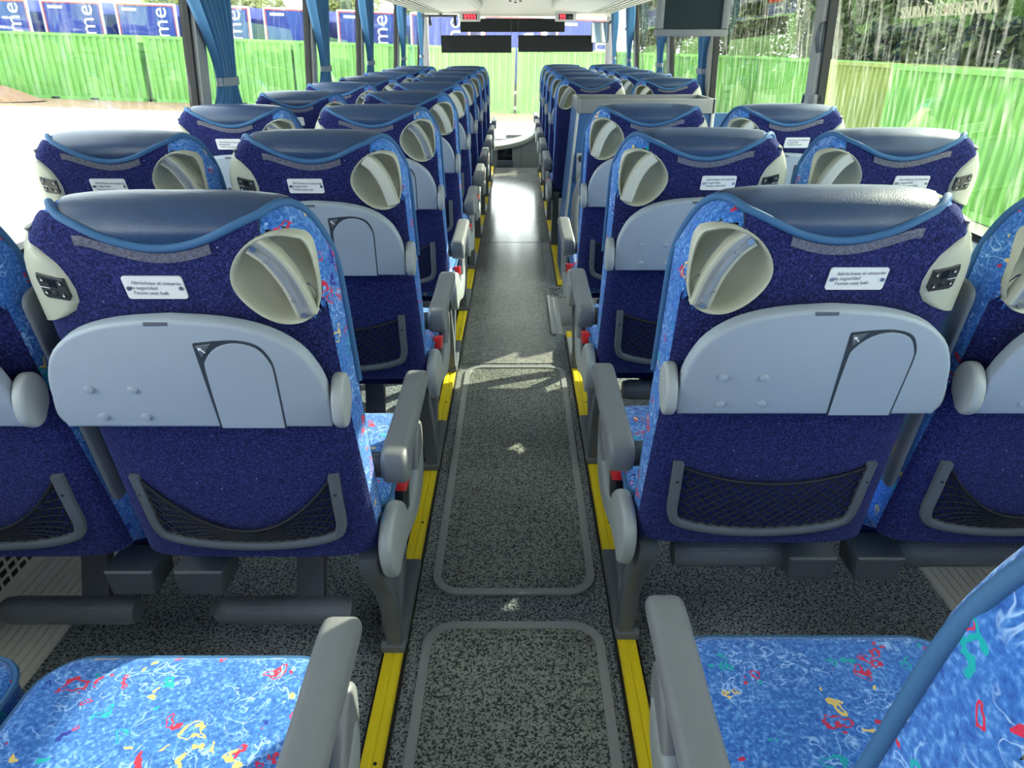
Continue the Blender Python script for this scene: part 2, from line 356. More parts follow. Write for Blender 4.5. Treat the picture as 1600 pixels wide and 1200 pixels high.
# side walls, windows, pillars
def gx(z): return XW + 0.005 - 0.075*max(0, z-0.84)/0.95     # the glass leans inward
ZS = 0.84; ZT = 1.80
PIL_L = [-0.6, 1.45, 3.05, 4.75, 6.25, 8.15, 10.1]
PIL_R = [-0.6, 1.25, 3.16, 4.90, 6.40, 8.25, 10.1]
for side, sx, PL in (('left', -1, PIL_L), ('right', 1, PIL_R)):
    if sx < 0:
        wl = boxm('wall_left', M['wall'], -XW-0.05, -XW, YR, YF, -0.4, ZS-0.03)
        struct(obj('wall_left', wl))
    else:
        bm = bmesh.new(); box(bm, XW, XW+0.05, YR, 3.30, -0.4, ZS-0.03); box(bm, XW, XW+0.05, 4.16, YF, -0.4, ZS-0.03); box(bm, XW, XW+0.05, 3.30, 4.16, -0.9, -0.55)
        struct(obj('wall_right', bm_mesh('wall_right', bm, M['wall'], 0)))
    bm = bmesh.new(); poly = [(XW-0.055, ZS-0.05), (XW-0.055, ZS-0.02), (XW-0.03, ZS), (XW+0.05, ZS+0.004), (XW+0.05, ZS-0.05)]
    ext(bm, [(sx*a, b) for a, b in poly], lambda a, b, h: (a, h, b), YR, YF if sx < 0 else 3.28)
    if sx > 0: ext(bm, poly, lambda a, b, h: (a, h, b), 4.17, YF)
    struct(obj('trim_1' if sx < 0 else 'trim_2', bm_mesh('sill', bm, M['sill'], 30)))
    # black lower gasket + upper wall
    bm = bmesh.new(); box(bm, sx*(XW-0.02) if sx > 0 else -XW-0.03, XW+0.03 if sx > 0 else -XW+0.02, YR, YF, ZS+0.003, ZS+0.022) if sx < 0 else [box(bm, XW-0.02, XW+0.03, a, b, ZS+0.003, ZS+0.022) for a, b in ((YR, 3.28), (4.17, YF))]
    struct(obj('trim_3' if sx < 0 else 'trim_4', bm_mesh('gasket', bm, M['rubber'], 0)))
    for i in range(len(PL)-1):
        y0, y1 = PL[i], PL[i+1]
        win = struct(empty('window_%d' % (i+1 + (0 if sx < 0 else 6)), (0, 0, 0)))
        zb = ZS+0.01
        if sx > 0 and i == 2: zb = 0.30      # glazed middle door
        pts = [(sx*gx(zb), y0+0.03, zb), (sx*gx(zb), y1-0.03, zb), (sx*gx(ZT), y1-0.03, ZT), (sx*gx(ZT), y0+0.03, ZT)]
        d = 0.0015*sx
        V = pts + [(p[0]+d, p[1], p[2]) for p in pts]
        F = [(0, 1, 2, 3), (4, 7, 6, 5), (0, 4, 5, 1), (1, 5, 6, 2), (2, 6, 7, 3), (3, 7, 4, 0)]
        obj('pane', mk('pane', V, F, M['glass'] if sx < 0 else M['glass_r'], 0), win)
    for i, y in enumerate(PL):
        # pillar: grey cover with a black gasket on each side, leaning with the glass
        w2 = 0.042
        def pil(bm, ya, yb, din, dout):
            z0, z1 = (ZS if not (sx > 0 and i in (2, 3)) else -0.5), ZT+0.1
            vs = []
            for z in (z0, z1):
                for yy, dd in ((ya, din), (yb, din), (yb, dout), (ya, dout)): vs.append(bm.verts.new((sx*(gx(z)-dd), yy, z)))
            for f in ((0, 1, 2, 3), (4, 7, 6, 5), (0, 4, 5, 1), (1, 5, 6, 2), (2, 6, 7, 3), (3, 7, 4, 0)): bm.faces.new([vs[k] for k in f])
        p = struct(empty('trim_%d' % (10+i+(0 if sx < 0 else 10)), (0, 0, 0)))
        bm = bmesh.new(); pil(bm, y-w2, y+w2, 0.035, -0.01); obj('pillar_cover', bm_mesh('pillar_cover', bm, M['pillar'], 30), p)
        bm = bmesh.new(); pil(bm, y-w2-0.018, y-w2-0.0005, 0.02, -0.012); obj('gasket', bm_mesh('gasket', bm, M['rubber'], 0), p)
        bm = bmesh.new(); pil(bm, y+w2+0.0005, y+w2+0.018, 0.02, -0.012); obj('gasket', bm_mesh('gasket', bm, M['rubber'], 0), p)
    bm = bmesh.new(); box(bm, min(sx*1.21, sx*1.30), max(sx*1.21, sx*1.30), YR, YF, ZT-0.02, 2.06); struct(obj('wall_upper_%s' % side, bm_mesh('wall_upper', bm, M['white_in'], 0)))
# wall between front pillar and windscreen; rear wall; ceiling
struct(obj('wall_rear', boxm('wall_rear', M['wall'], -XW, XW, YR-0.05, YR, 0, 2.06)))
def ceiling():
    P = [(-1.30, 2.04), (-1.30, 2.08), (1.30, 2.08), (1.30, 2.04), (1.1, 1.99), (0.6, 1.96), (0, 1.95), (-0.6, 1.96), (-1.1, 1.99)]
    bm = bmesh.new(); ext(bm, P, lambda a, b, h: (a, h, b), YR, 9.0); return bm_mesh('ceiling', bm, M['white_in'], 30)
ceil = struct(obj('ceiling', ceiling()))
# dropped front header of the ceiling with its four small holes
bm = bmesh.new()
ext(bm, [(9.0, 2.08), (8.6, 1.95), (9.0, 1.86), (9.6, 1.72), (10.1, 1.665), (YF, 1.66), (YF, 2.08)], lambda a, b, h: (h, a, b), -1.25, 1.25)
hd = struct(obj('ceiling_header', bm_mesh('ceiling_header', bm, M['white_in'], 25)))
for dx, dy in ((-0.06, 0), (0.06, 0), (0, 0.05), (0, -0.05)):
    obj('speaker_hole', tube('speaker_hole', M['black'], [(0, 0, 0), (0, 0, -0.012)], 0.016, 10), hd, (-0.02+dx, 9.3+dy, 1.79-0.23*dy+0.004))
# heater ducts
for sx, lab in ((-1, 'ribbed aluminium heater duct along the floor under the left windows'), (1, 'ribbed aluminium heater duct along the floor under the right windows')):
    e = tag(empty('heater_duct', (0, 0, 0)), lab, 'heater duct')
    P = [(1.14, 0.001)]
    n = 9
    for i in range(n):
        a = i/n; b = (i+0.78)/n; x = lambda t: 1.14+0.13*t; z = lambda t: 0.012+0.085*t
        P += [(x(a), z(a)), (x(b), z(b)), (x(b)+0.001, z(b)-0.004), (x((i+0.98)/n), z((i+0.98)/n)-0.004)]
    P += [(1.27, 0.10), (1.27, 0.001)]
    y1 = FE-0.1 if sx < 0 else 3.3
    bm = bmesh.new(); ext(bm, [(sx*a, b) for a, b in P], lambda a, b, h: (a, h, b), -1.5, y1); obj('ribbed_plate', bm_mesh('ribbed_plate', bm, M['alu_duct'], 25), e)
    bm = bmesh.new(); box(bm, min(sx*1.27, sx*1.298), max(sx*1.27, sx*1.298), -1.5, y1, 0.001, 0.28); obj('grille_plate', bm_mesh('grille_plate', bm, M['alu_duct'], 0), e)
    bm = bmesh.new()
    y = 1.0
    while y < 2.0:
        for zz in (0.13, 0.155, 0.18, 0.205, 0.23): box(bm, sx*1.2695-0.0012, sx*1.2695+0.0012, y, y+0.022, zz, zz+0.014, 0.001, 1)
        y += 0.032
    o = obj('grille_slots', bm_mesh('grille_slots', bm, M['black'], 0), e); o['kind'] = 'stuff'

# ------------------------------------------------------------------ the seat
AL = R(10.2); Z0 = 0.45
ca, sa = math.cos(AL), math.sin(AL)
def P3(u, v, w): return (u, -sa*v + ca*w, Z0 + ca*v + sa*w)
VT = 0.692
def Wv(v): return 0.226 - 0.008*min(1, max(0, v/0.6))
def vtop(t): 
    t = abs(t); return VT - (0.09*((t-0.68)/0.32)**2.2 if t > 0.68 else 0)
def sup(t, n): return (max(0.0, 1-abs(t)**n))**(1/n)
def wr(t): return 0.082*(1-sup(t, 5.0))
def wf(t): return 0.105 - 0.021*(1-sup(t, 4.0)) + 0.004*math.sin(math.pi*min(1, abs(t)))**2
RA = 0.032
def rear(u, v, off=0.0):
    t = max(-1, min(1, u/Wv(v)))
    v1 = vtop(t)-RA; a = wr(t); b = wf(t)
    if v <= v1: w = a
    else:
        s = min(1, (v-v1)/RA); w = (a+b)/2-(b-a)/2*math.sqrt(1-s*s)
    return w
def rp(u, v, off):
    e = 0.002
    w0 = rear(u, v); du = (rear(u+e, v)-rear(u-e, v))/(2*e); dv = (rear(u, min(v+e, VT))-rear(u, v-e))/(2*e)
    du = max(-2.5, min(2.5, du)); dv = max(-2.5, min(2.5, dv))
    n = Vector((du, dv, -1)).normalized()
    return (u+n.x*off, v+n.y*off, w0+n.z*off)
def G(p): return P3(*p)
CUP = [(.088, .606), (.107, .640), (.136, .662), (.170, .670), (.194, .656), (.2065, .625), (.208, .586), (.203, .548), (.183, .527), (.146, .525), (.113, .546), (.091, .577)]
CUPS = cr_closed(CUP, 5)
for _ in range(6): CUPS = [tuple((CUPS[i-1][c]+2*CUPS[i][c]+CUPS[(i+1) % len(CUPS)][c])/4 for c in (0, 1)) for i in range(len(CUPS))]
CC = (0.152, 0.598)
def in_cup(u, v, k):
    x = CC[0]+(u-CC[0])/k; y = CC[1]+(v-CC[1])/k; c = False; n = len(CUPS)
    for i in range(n):
        a, b = CUPS[i], CUPS[i-1]
        if (a[1] > y) != (b[1] > y) and x < (b[0]-a[0])*(y-a[1])/(b[1]-a[1])+a[0]: c = not c
    return c
def vs(u):
    u = abs(u)
    if u < 0.163: return 0.646 + 0.040*(0.5-0.5*math.cos(math.pi*min(1, u/0.172)))
    return vtop(u/Wv(0.7))-0.003
def smoothstep(a, b, x):
    t = max(0.0, min(1.0, (x-a)/(b-a))); return t*t*(3-2*t)

def seat_template(s):
    """s=+1: grab handle on the +x side (seats left of the aisle); s=-1 mirrored"""
    T = []
    # backrest body: patterned fabric, one continuous shell with an opening for the cup
    nu, nv, na = 57, 92, 10
    ts = [math.sin(math.pi/2*(-1+2*i/(nu-1)))*0.35+0.65*(-1+2*i/(nu-1)) for i in range(nu)]
    V = []; F = []; hole = []
    for i, t in enumerate(ts):
        col = []; v1 = vtop(t)-RA; a = wr(t); b = wf(t)
        for j in range(nv):
            v = v1*j/(nv-1); col.append((t*Wv(v), v, a))
        for j in range(1, na):
            th = math.pi*j/na; v = v1+RA*math.sin(th); col.append((t*Wv(v), v, (a+b)/2-(b-a)/2*math.cos(th)))
        for j in range(14):
            v = v1*(1-j/13); col.append((t*Wv(v), v, b))
        V += [P3(s*u, v, w_) for u, v, w_ in col]; L = len(col)
        hole += [in_cup(p[0], p[1], 0.90) and k < nv+2 for k, p in enumerate(col)]
    for i in range(nu-1):
        for j in range(L-1):
            q = (i*L+j, (i+1)*L+j, (i+1)*L+j+1, i*L+j+1)
            if any(hole[k] for k in q): continue
            F.append(q)
        F.append((i*L+L-1, (i+1)*L+L-1, (i+1)*L, i*L))
    body = mk('backrest', V, F, M['fab'], 0); body.shade_smooth()
    # navy plush rear cover
    def ub(v): return Wv(v)*(0.985-0.03*smoothstep(0.0, 0.5, v)) - 0.06*smoothstep(0.545, 0.625, v) - 0.012*smoothstep(0.62, 0.7, v)
    rows = []; rin = []; keep = []
    na_, nb_ = 60, 90
    for j in range(nb_+1):
        r1 = []; r2 = []; kk = []
        for i in range(na_+1):
            a = i/na_; v = 0.3
            for _ in range(6):
                u = -Wv(v)*0.985+(Wv(v)*0.985+ub(v))*a; v = 0.004+(vs(u)-0.004)*j/nb_
            p = rp(u, v, 0.004); q = rp(u, v, -0.001)
            r1.append(P3(s*p[0], p[1], p[2])); r2.append(P3(s*q[0], q[1], q[2])); kk.append(in_cup(u, v, 0.93))
        rows.append(r1); rin.append(r2); keep.append(kk)
    V = [p for r in rows for p in r]; b = na_+1; F = []
    for j in range(nb_):
        for i in range(na_):
            if keep[j][i] or keep[j][i+1] or keep[j+1][i] or keep[j+1][i+1]: continue
            F.append((j*b+i, j*b+i+1, (j+1)*b+i+1, (j+1)*b+i))
    # rim skirt
    o = len(V); ring = [(0, i) for i in range(na_+1)] + [(j, na_) for j in range(1, nb_+1)] + [(nb_, i) for i in range(na_-1, -1, -1)] + [(j, 0) for j in range(nb_-1, 0, -1)]
    V += [rin[j][i] for j, i in ring]; n = len(ring)
    for k in range(n):
        (j0, i0), (j1, i1) = ring[k], ring[(k+1) % n]
        F.append((j0*b+i0, j1*b+i1, o+(k+1) % n, o+k))
    cover = mk('rear_cover', V, F, M['plush'], 50)
    # leather head pad wrapping over the top
    rows = []; nA, nB = 36, 30
    for i in range(nA+1):
        a = -1+2*i/nA; col = []
        for j in range(nB+1):
            q = j/nB; u = a*(0.142+0.043*smoothstep(0.12, 0.50, q)); k_ = u/Wv(0.67); v1 = vtop(k_)-RA; A = wr(k_); B = wf(k_); v0 = min(vs(a*0.142), v1)
            Ls = v1-v0; Lr = math.pi*RA; Lf = 0.12; S = (Ls+Lr+Lf)*q
            if S < Ls: v, w_, n_ = v0+S, A, Vector((0, -1))
            elif S < Ls+Lr:
                th = (S-Ls)/RA; v, w_, n_ = v1+RA*math.sin(th), (A+B)/2-(B-A)/2*math.cos(th), Vector((math.sin(th), -math.cos(th)))
            else: v, w_, n_ = v1-(S-Ls-Lr), B, Vector((0, 1))
            off = 0.002+0.009*math.sin(math.pi*min(1, q*1.15+0.02))**0.7*(1-abs(a)**3) if q < 0.85 else 0.002
            col.append(P3(s*u, v+n_.x*off, w_+n_.y*off))
        rows.append(col)
    V = [p for r in rows for p in r]; b = nB+1
    F = [(i*b+j, i*b+j+1, (i+1)*b+j+1, (i+1)*b+j) for i in range(nA) for j in range(nB)]
    pad = mk('head_pad', V, F, M['leather'], 0); pad.shade_smooth()
    # piping
    def ridge(t):
        v = vtop(t)-RA+RA*0.66; return (t*Wv(v)*1.003, v, (wr(t)+wf(t))/2+(wf(t)-wr(t))/2*0.76)
    def over(u, th, off):
        k_ = u/Wv(0.67); v1 = vtop(k_)-RA; A = wr(k_); B = wf(k_)
        return (u, v1+(RA+off)*math.sin(th), (A+B)/2-((B-A)/2+off)*math.cos(th))
    halfp = [rp(u, vs(u), 0.005) for u in [0.134*k/20 for k in range(21)]]
    u = 0.138; th0 = math.asin(max(0, min(1, (vs(u)-(vtop(u/Wv(.67))-RA))/RA))); TE = 2.15
    for k in range(12): f_ = (k+0.5)/12; halfp.append(over(0.138+0.052*f_, th0+(TE-th0)*f_, 0.004))
    for k in range(1, 8): halfp.append(over((0.19+(Wv(0.67)*0.995-0.19)*k/7), TE, 0.003))
    for k in range(11): v = vtop(1)+(0.36-vtop(1))*(k+1)/11; halfp.append((Wv(v)+0.001, v, (wr(1)+wf(1))/2))
    pts = [(-p_[0], p_[1], p_[2]) for p_ in halfp[:0:-1]]+halfp
    for _ in range(3): pts = [pts[0]]+[tuple((a+2*b_+c)/4 for a, b_, c in zip(pts[i-1], pts[i], pts[i+1])) for i in range(1, len(pts)-1)]+[pts[-1]]
    pipe = tube('piping', M['pipe'], [P3(s*p[0], p[1], p[2]) for p in pts], 0.0062, 8)
    # clear tape strip under the piping
    rows = []; rin = []
    for j in range(4):
        r1 = []; r2 = []
        for i in range(19):
            u = -0.116+0.186*i/18; v = min(vs(u)-0.004, 0.668)-0.0145*(j/3)-0.003
            v = max(v, 0.615)
            r1.append(G((s*u, v, rear(u, v)-0.0062))); r2.append(G((s*u, v, rear(u, v)-0.003)))
        rows.append(r1); rin.append(r2)
    tapem = mk('clear_tape', *grid_solid(rows, rin), M['tape'], 0)
    T.append(('backrest', body, 0, [('rear_cover', cover, 0), ('piping', pipe, 0), ('head_pad', pad, 0), ('clear_tape', tapem, 1)]))
    # cup: rim + bowl
    rings = []
    for k, off, d in ((0.985, -0.03, 0), (1.0, 0.0, 0), (1.01, 0.008, 0), (0.985, 0.0115, 0), (0.95, 0.0105, 0), (0.925, 0.006, 0), (0.90, 0.0, 0.012), (0.82, 0, 0.024), (0.68, 0, 0.036), (0.5, 0, 0.044), (0.3, 0, 0.049), (0.1, 0, 0.051)):
        row = []
        for (u, v) in CUPS:
            uu = CC[0]+(u-CC[0])*k; vv = CC[1]+(v-CC[1])*k
            ur = CC[0]+(u-CC[0])*min(k, 0.94); vr = CC[1]+(v-CC[1])*min(k, 0.94)
            w_ = rear(min(ur, 0.206), min(vr, 0.652)); w_ += (min(w_, 0.012)-w_)*(1-smoothstep(0.6, 0.93, k)) if k < 0.93 else 0; w_ += d-off
            row.append(P3(s*uu, vv, w_))
        rings.append(row)
    n = len(CUPS); V = [p for r in rings for p in r]; F = [(k*n+j, k*n+(j+1) % n, (k+1)*n+(j+1) % n, (k+1)*n+j) for k in range(len(rings)-1) for j in range(n)]
    V.append(P3(s*CC[0], CC[1], rear(CC[0], .6)+0.0515)); F += [((len(rings)-1)*n+j, (len(rings)-1)*n+(j+1) % n, len(V)-1) for j in range(n)]
    cup = mk('handle_cup', V, F, M['beige'], 60)
    # grab handle
    hp = cr_closed([(.127, .652), (.150, .631), (.172, .590), (.186, .538)], 6, False)
    def bar(wid, lo, hi, mat, nm, bev):
        bm = bmesh.new(); Lp = []; Rp = []
        for k, (u, v) in enumerate(hp):
            a = hp[max(0, k-1)]; c = hp[min(len(hp)-1, k+1)]; d = Vector((c[0]-a[0], c[1]-a[1])).normalized(); nx, ny = -d.y, d.x
            Lp.append((u+nx*wid, v+ny*wid)); Rp.append((u-nx*wid, v-ny*wid))
        ext(bm, Lp+Rp[::-1], lambda a, b_, h: P3(s*a, b_, rear(0.145, 0.6)+0.006-h), lo, hi, bev, 2)
        return bm_mesh(nm, bm, mat, 40)
    handle = bar(0.0155, -0.006, 0.016, M['beige'], 'grab_handle', 0.004)
    hcov = bar(0.0125, 0.014, 0.0185, M['beige2'], 'handle_cover', 0.003)
    hin = bar(0.0105, 0.012, 0.0165, M['insert'], 'handle_insert', 0.002)
    bm = bmesh.new()
    def seg_box(p, q, wd, lo, hi):
        d = Vector((q[0]-p[0], q[1]-p[1])).normalized(); nx, ny = -d.y*wd, d.x*wd
        ext(bm, [(p[0]+nx, p[1]+ny), (q[0]+nx, q[1]+ny), (q[0]-nx, q[1]-ny), (p[0]-nx, p[1]-ny)], lambda a, b_, h: P3(s*a, b_, rear(0.145, 0.6)+0.006-h), lo, hi)
    seg_box((.134, .646), (.150, .630), .0012, .016, .019); seg_box((.150, .630), (.170, .595), .0035, .016, .0205); seg_box((.170, .595), (.181, .560), .0032, .016, .0205)
    seg_box((.140, .628), (.150, .630), .0012, .016, .019); seg_box((.175, .560), (.181, .560), .0012, .016, .019); seg_box((.168, .566), (.181, .560), .0012, .016, .019)
    hrib = bm_mesh('handle_ribs', bm, M['insert'], 0)
    bm = bmesh.new()
    for (u, v) in ((.131, .648), (.184, .543)):
        V_, F_ = tube_vf([P3(s*u, v, rear(0.145, 0.6)-0.0098), P3(s*u, v, rear(0.145, 0.6)-0.014)], 0.005, 10)
        vv = [bm.verts.new(x) for x in V_]; [bm.faces.new([vv[k] for k in f]) for f in F_]
    hscr = bm_mesh('handle_screws', bm, M['steel'], 40)
    T.append(('handle_cup', cup, 0, []))
    T.append(('HANDLE', handle, 0, [('COVER', hcov, 0), ('INSERT', hin, 0), ('RIBS', hrib, 1), ('SCREWS', hscr, 1)]))
    # plastic side cap with the control panel
    ui = [(.520, .205), (.526, .188), (.534, .170), (.546, .150), (.562, .139), (.580, .137), (.600, .141), (.622, .151), (.645, .172), (.660, .190), (.670, .207)]
    rows = []; rin = []
    for v, u_in in ui:
        r1 = []; r2 = []
        tm_ = 1.0 if v < vtop(1.0)+0.004 else 0.68+0.32*((VT-v-0.004)/0.09)**(1/2.2)
        W_ = Wv(v)*tm_; u_in = min(u_in, W_-0.003)
        for i in range(15):
            t = i/14
            if t < 0.78:
                u = u_in+(W_*0.995-u_in)*(t/0.78); e = 0.001+0.008*math.sqrt(min(1, t/0.12)); p = rp(u, min(v, 0.66), e); q = rp(u, min(v, .66), 0.0)
                p = (p[0], v, p[2]); q = (q[0], v, q[2])
            else:
                k = (t-0.78)/0.22; w_ = rear(W_*0.995, min(v, .66))+0.035*k; p = (W_+0.006, v, w_); q = (W_-0.001, v, w_)
            r1.append(P3(-s*p[0], p[1], p[2])); r2.append(P3(-s*q[0], q[1], q[2]))
        rows.append(r1); rin.append(r2)
    cap = mk('side_cap', *grid_solid(rows, rin), M['beige'], 50)
    T.append(('side_cap', cap, 0, []))
    def onc(u, v, h):
        u = .1475+(u-.1425)*.78; return P3(-s*u, v, 0.0030+0.20*(u-.15)-0.0108-h)
    bm = bmesh.new(); ext(bm, [(.1445, .600), (.196, .607), (.1985, .600), (.196, .572), (.190, .568), (.1475, .566), (.1425, .572)], lambda a, b_, h: onc(a, b_, h), -0.012, 0.003, 0.001, 1)
    panel = bm_mesh('control_panel', bm, M['ctrl'], 30)
    bm = bmesh.new(); ext(bm, [(.161, .599), (.177, .601), (.177, .588), (.161, .5865)], onc, 0.002, 0.0036); scrn = bm_mesh('display', bm, M['screen'], 0)
    def btns(cs, r, mat, nm, lo, hi):
        bm = bmesh.new()
        for u, v in cs: ext(bm, [(u+r*math.cos(k*math.pi/5), v+0.85*r*math.sin(k*math.pi/5)) for k in range(10)], onc, lo, hi, 0.0006, 1)
        return bm_mesh(nm, bm, mat, 40)
    one = [('button', btns([c], 0.0052, M['black'], 'button', 0.002, 0.0045), 2) for c in ((.187, .598), (.152, .594), (.187, .578), (.169, .577), (.153, .575))]
    bm = bmesh.new()
    for u, v in ((.187, .598), (.152, .594), (.187, .578), (.153, .575)): ext(bm, [(u-.0022, v-.0018), (u+.0022, v-.001), (u, v+.0022)], onc, 0.0045, 0.0049)
    ext(bm, [(.178, .5855), (.196, .587), (.196, .586), (.178, .5845)], onc, 0.003, 0.0034)
    marks = bm_mesh('button_marks', bm, M['mark'], 0)
    T.append(('control_panel', panel, 1, [('display', scrn, 1), ('button_marks', marks, 1)] + one))
    # warning plate
    cx = -0.024*s - (0.0 if s > 0 else -0.016)
    bm = bmesh.new(); ext(bm, [(a+0.1*(0.585-b)*s*0.6, b) for a, b in round_rect(cx-0.043, cx+0.043, 0.568, 0.604, 0.004, 3)], lambda a, b_, h: P3(a, b_, rear(a, b_)-0.004-h), -0.001, 0.0028)
    plate = bm_mesh('warning_plate', bm, M['white'], 0)
    tm = text_mesh('warning_text', '  Abróchese el cinturón\nde seguridad\n  Fasten seat belt', 0.0079, M['ink'], 0.0002, 0.0, 1.0)
    rt = P3(0, 0, 0)
    mat = Matrix(((1, 0, 0, 0), (0, -sa, -ca, 0), (0, ca, -sa, 0), (0, 0, 0, 1)))
    tm.transform(Matrix.Translation(P3(cx-0.036, 0.5920, rear(cx, .585)-0.0074)) @ mat @ Matrix.Rotation(R(-1.5*s), 4, 'Z'))
    bm = bmesh.new()
    for du in (-0.037, 0.038): ext(bm, [(cx+du+0.0035*math.cos(k*math.pi/5), 0.585+0.0035*math.sin(k*math.pi/5)) for k in range(10)], lambda a, b_, h: P3(a, b_, rear(a, b_)-0.0065-h), 0, 0.0012)
    ps = bm_mesh('plate_screws', bm, M['steel'], 0)
    T.append(('warning_plate', plate, 0, [('warning_text', tm, 1), ('plate_screws', ps, 2)]))
    # tray table (same on both sides of the aisle)
    half = [(.206, .366), (.2105, .385), (.211, .405), (.207, .440), (.198, .472), (.178, .507), (.137, .537), (.077, .554), (0, .560)]
    sm = cr_closed(half, 3, False); out = sm + [(-a, b_) for a, b_ in sm[:-1][::-1]]
    tw = lambda a, b_, h: P3(a, b_, -0.027-h)
    bm = bmesh.new(); ext(bm, out, tw, 0.0, 0.028, 0.007, 3); tray = bm_mesh('tray_table', bm, M['tray'], 40)
    lid0 = [(.033, .367), (.030, .520), (.0315, .523)]+cr_closed([(.060, .5265), (.095, .5275), (.1235, .518), (.1375, .493), (.1395, .467)], 4, False)+[(.1365, .367)]
    lid1 = cr_closed([(.0365, .3665), (.0375, .470), (.043, .495), (.064, .516), (.092, .523), (.120, .514), (.134, .490), (.1365, .465), (.1335, .3665)], 3, False)
    bm = bmesh.new(); ext(bm, lid0, tw, 0.02, 0.0284); seam = bm_mesh('lid_seam', bm, M['seam'], 0)
    bm = bmesh.new(); ext(bm, lid1, tw, 0.02, 0.0295, 0.0008, 1); lid = bm_mesh('cup_lid', bm, M['tray'], 40)
    bm = bmesh.new(); ext(bm, [(.0335, .518), (.056, .522), (.0385, .4985)], tw, 0.02, 0.0298, 0.0008, 1); latch = bm_mesh('lid_latch', bm, M['mid'], 0)
    bm = bmesh.new(); ext(bm, [(.0365, .516), (.0425, .5155), (.0408, .5138), (.0462, .5078), (.0450, .5068), (.0394, .5124), (.0372, .5108)], tw, 0.0298, 0.0302); arrow = bm_mesh('latch_arrow', bm, M['mark'], 0)
    bm = bmesh.new(); ext(bm, [(-.030, .5565), (.004, .5570), (.004, .5515), (-.030, .5510)], tw, 0.015, 0.0283); slot = bm_mesh('tray_slot', bm, M['mid'], 0)
    dot = []
    for u, v in ((-.146, .441), (-.081, .440), (-.142, .389), (-.076, .389)):
        bm = bmesh.new(); ext(bm, [(u+0.0075*math.cos(k*math.pi/6), v+0.0065*math.sin(k*math.pi/6)) for k in range(12)], tw, 0.026, 0.0318, 0.0018, 2); dot.append(('rest_stud', bm_mesh('rest_stud', bm, M['tray'], 40), 1))
    T.append(('tray_table', tray, 0, [('lid_seam', seam, 0), ('cup_lid', lid, 0), ('lid_latch', latch, 1), ('latch_arrow', arrow, 2), ('tray_slot', slot, 1)] + dot))
    for q in (-1, 1):
        bm = bmesh.new(); pl = cr_closed([(.372, -.015), (.385, .0), (.415, .008), (.440, -.004), (.446, -.028), (.425, -.052), (.390, -.062), (.366, -.050), (.362, -.030)], 3)
        ext(bm, pl, (lambda a, b_, h: P3(q*h, a, b_-0.004)) if q == s else (lambda a, b_, h: P3(q*(h-0.012), a-0.004, b_*0.85+0.004)), 0.2115, 0.2315, 0.006, 3); a_ = bm_mesh('tray_arm', bm, M['shield'], 40)
        T.append(('tray_arm', a_, 0, []))
    # literature pocket
    pth = cr_closed([(-.174, .216), (-.1725, .150), (-.170, .088), (-.150, .064), (-.08, .047), (0, .041), (.08, .047), (.150, .064), (.170, .088), (.1725, .150), (.174, .216)], 4, False)
    Lp = []; Rp = []
    for k, (u, v) in enumerate(pth):
        a = pth[max(0, k-1)]; c = pth[min(len(pth)-1, k+1)]; d = Vector((c[0]-a[0], c[1]-a[1])).normalized(); nx, ny = -d.y*.009, d.x*.009
        Lp.append((u+nx, v+ny)); Rp.append((u-nx, v-ny))
    bm = bmesh.new(); V = []
    for k in range(len(pth)):
        for (a, b_), h in ((Lp[k], 0), (Lp[k], .010), (tuple((x*.75+y*.25) for x, y in zip(Lp[k], Rp[k])), .0135), (tuple((x*.25+y*.75) for x, y in zip(Lp[k], Rp[k])), .0135), (Rp[k], .010), (Rp[k], 0)):
            V.append(P3(a, b_, rear(a, b_)-0.003-h))
    F = [(k*6+j, k*6+(j+1) % 6, (k+1)*6+(j+1) % 6, (k+1)*6+j) for k in range(len(pth)-1) for j in range(6)] + [tuple(range(6)), tuple((len(pth)-1)*6+j for j in range(6))]
    bm.free(); frame = mk('pocket_frame', V, F, M['mid'], 40)
    def net(depth, cr=0.0011):
        topc = lambda u: 0.205-depth*(1-(u/.166)**2)
        bot = lambda u: 0.052+0.020*(u/.166)**2
        Vn = []; Fn = []
        def add(pts, r, sd=4):
            V_, F_ = tube_vf(pts, r, sd); o_ = len(Vn); Vn.extend(V_); Fn.extend([tuple(x+o_ for x in f) for f in F_])
        def pt(a, b_):
            u = -.166+.332*a; lo = bot(u); hi = max(lo+0.004, topc(u)); v = lo+(hi-lo)*b_
            return P3(u, v, rear(u, v)-0.008-0.010*math.sin(math.pi*a)*b_)
        add([pt(k/24, 1) for k in range(25)], 0.0032, 6)
        na = 15; nb = 6
        for dr in (1, -1):
            for k in range(-nb, na+nb+1):
                pts = []
                for j in range(nb+1):
                    a = (k+dr*j*1.0+(0 if dr > 0 else 0))/na; b_ = j/nb
                    if 0 <= a <= 1: pts.append(pt(a, b_))
                    if len(pts) and not (0 <= a <= 1): break
                if len(pts) >= 2: add(pts, cr, 4)
        return mk('net', Vn, Fn, M['net'], 60)
    riv = []
    for u, v in ((-.173, .175), (.173, .175)):
        bm = bmesh.new(); ext(bm, [(u+0.0032*math.cos(k*math.pi/4), v+0.0032*math.sin(k*math.pi/4)) for k in range(8)], lambda a, b_, h: P3(a, b_, rear(a, b_)-0.0155-h), 0, 0.001); riv.append(('rivet', bm_mesh('rivet', bm, M['black'], 0), 2))
    T.append(('pocket_frame', frame, 0, [('NETSAG', net(0.115, 0.0017), 0), ('NETTIGHT', net(0.028, 0.0013), 0)] + riv))
    # cushion
    x0, x1, y0, y1 = -0.226, 0.226, 0.10, 0.525
    bm = bmesh.new(); ext(bm, round_rect(x0, x1, y0, y1, 0.07, 6), lambda a, b_, h: (a, b_, h), 0.395, 0.492, 0.024, 5)
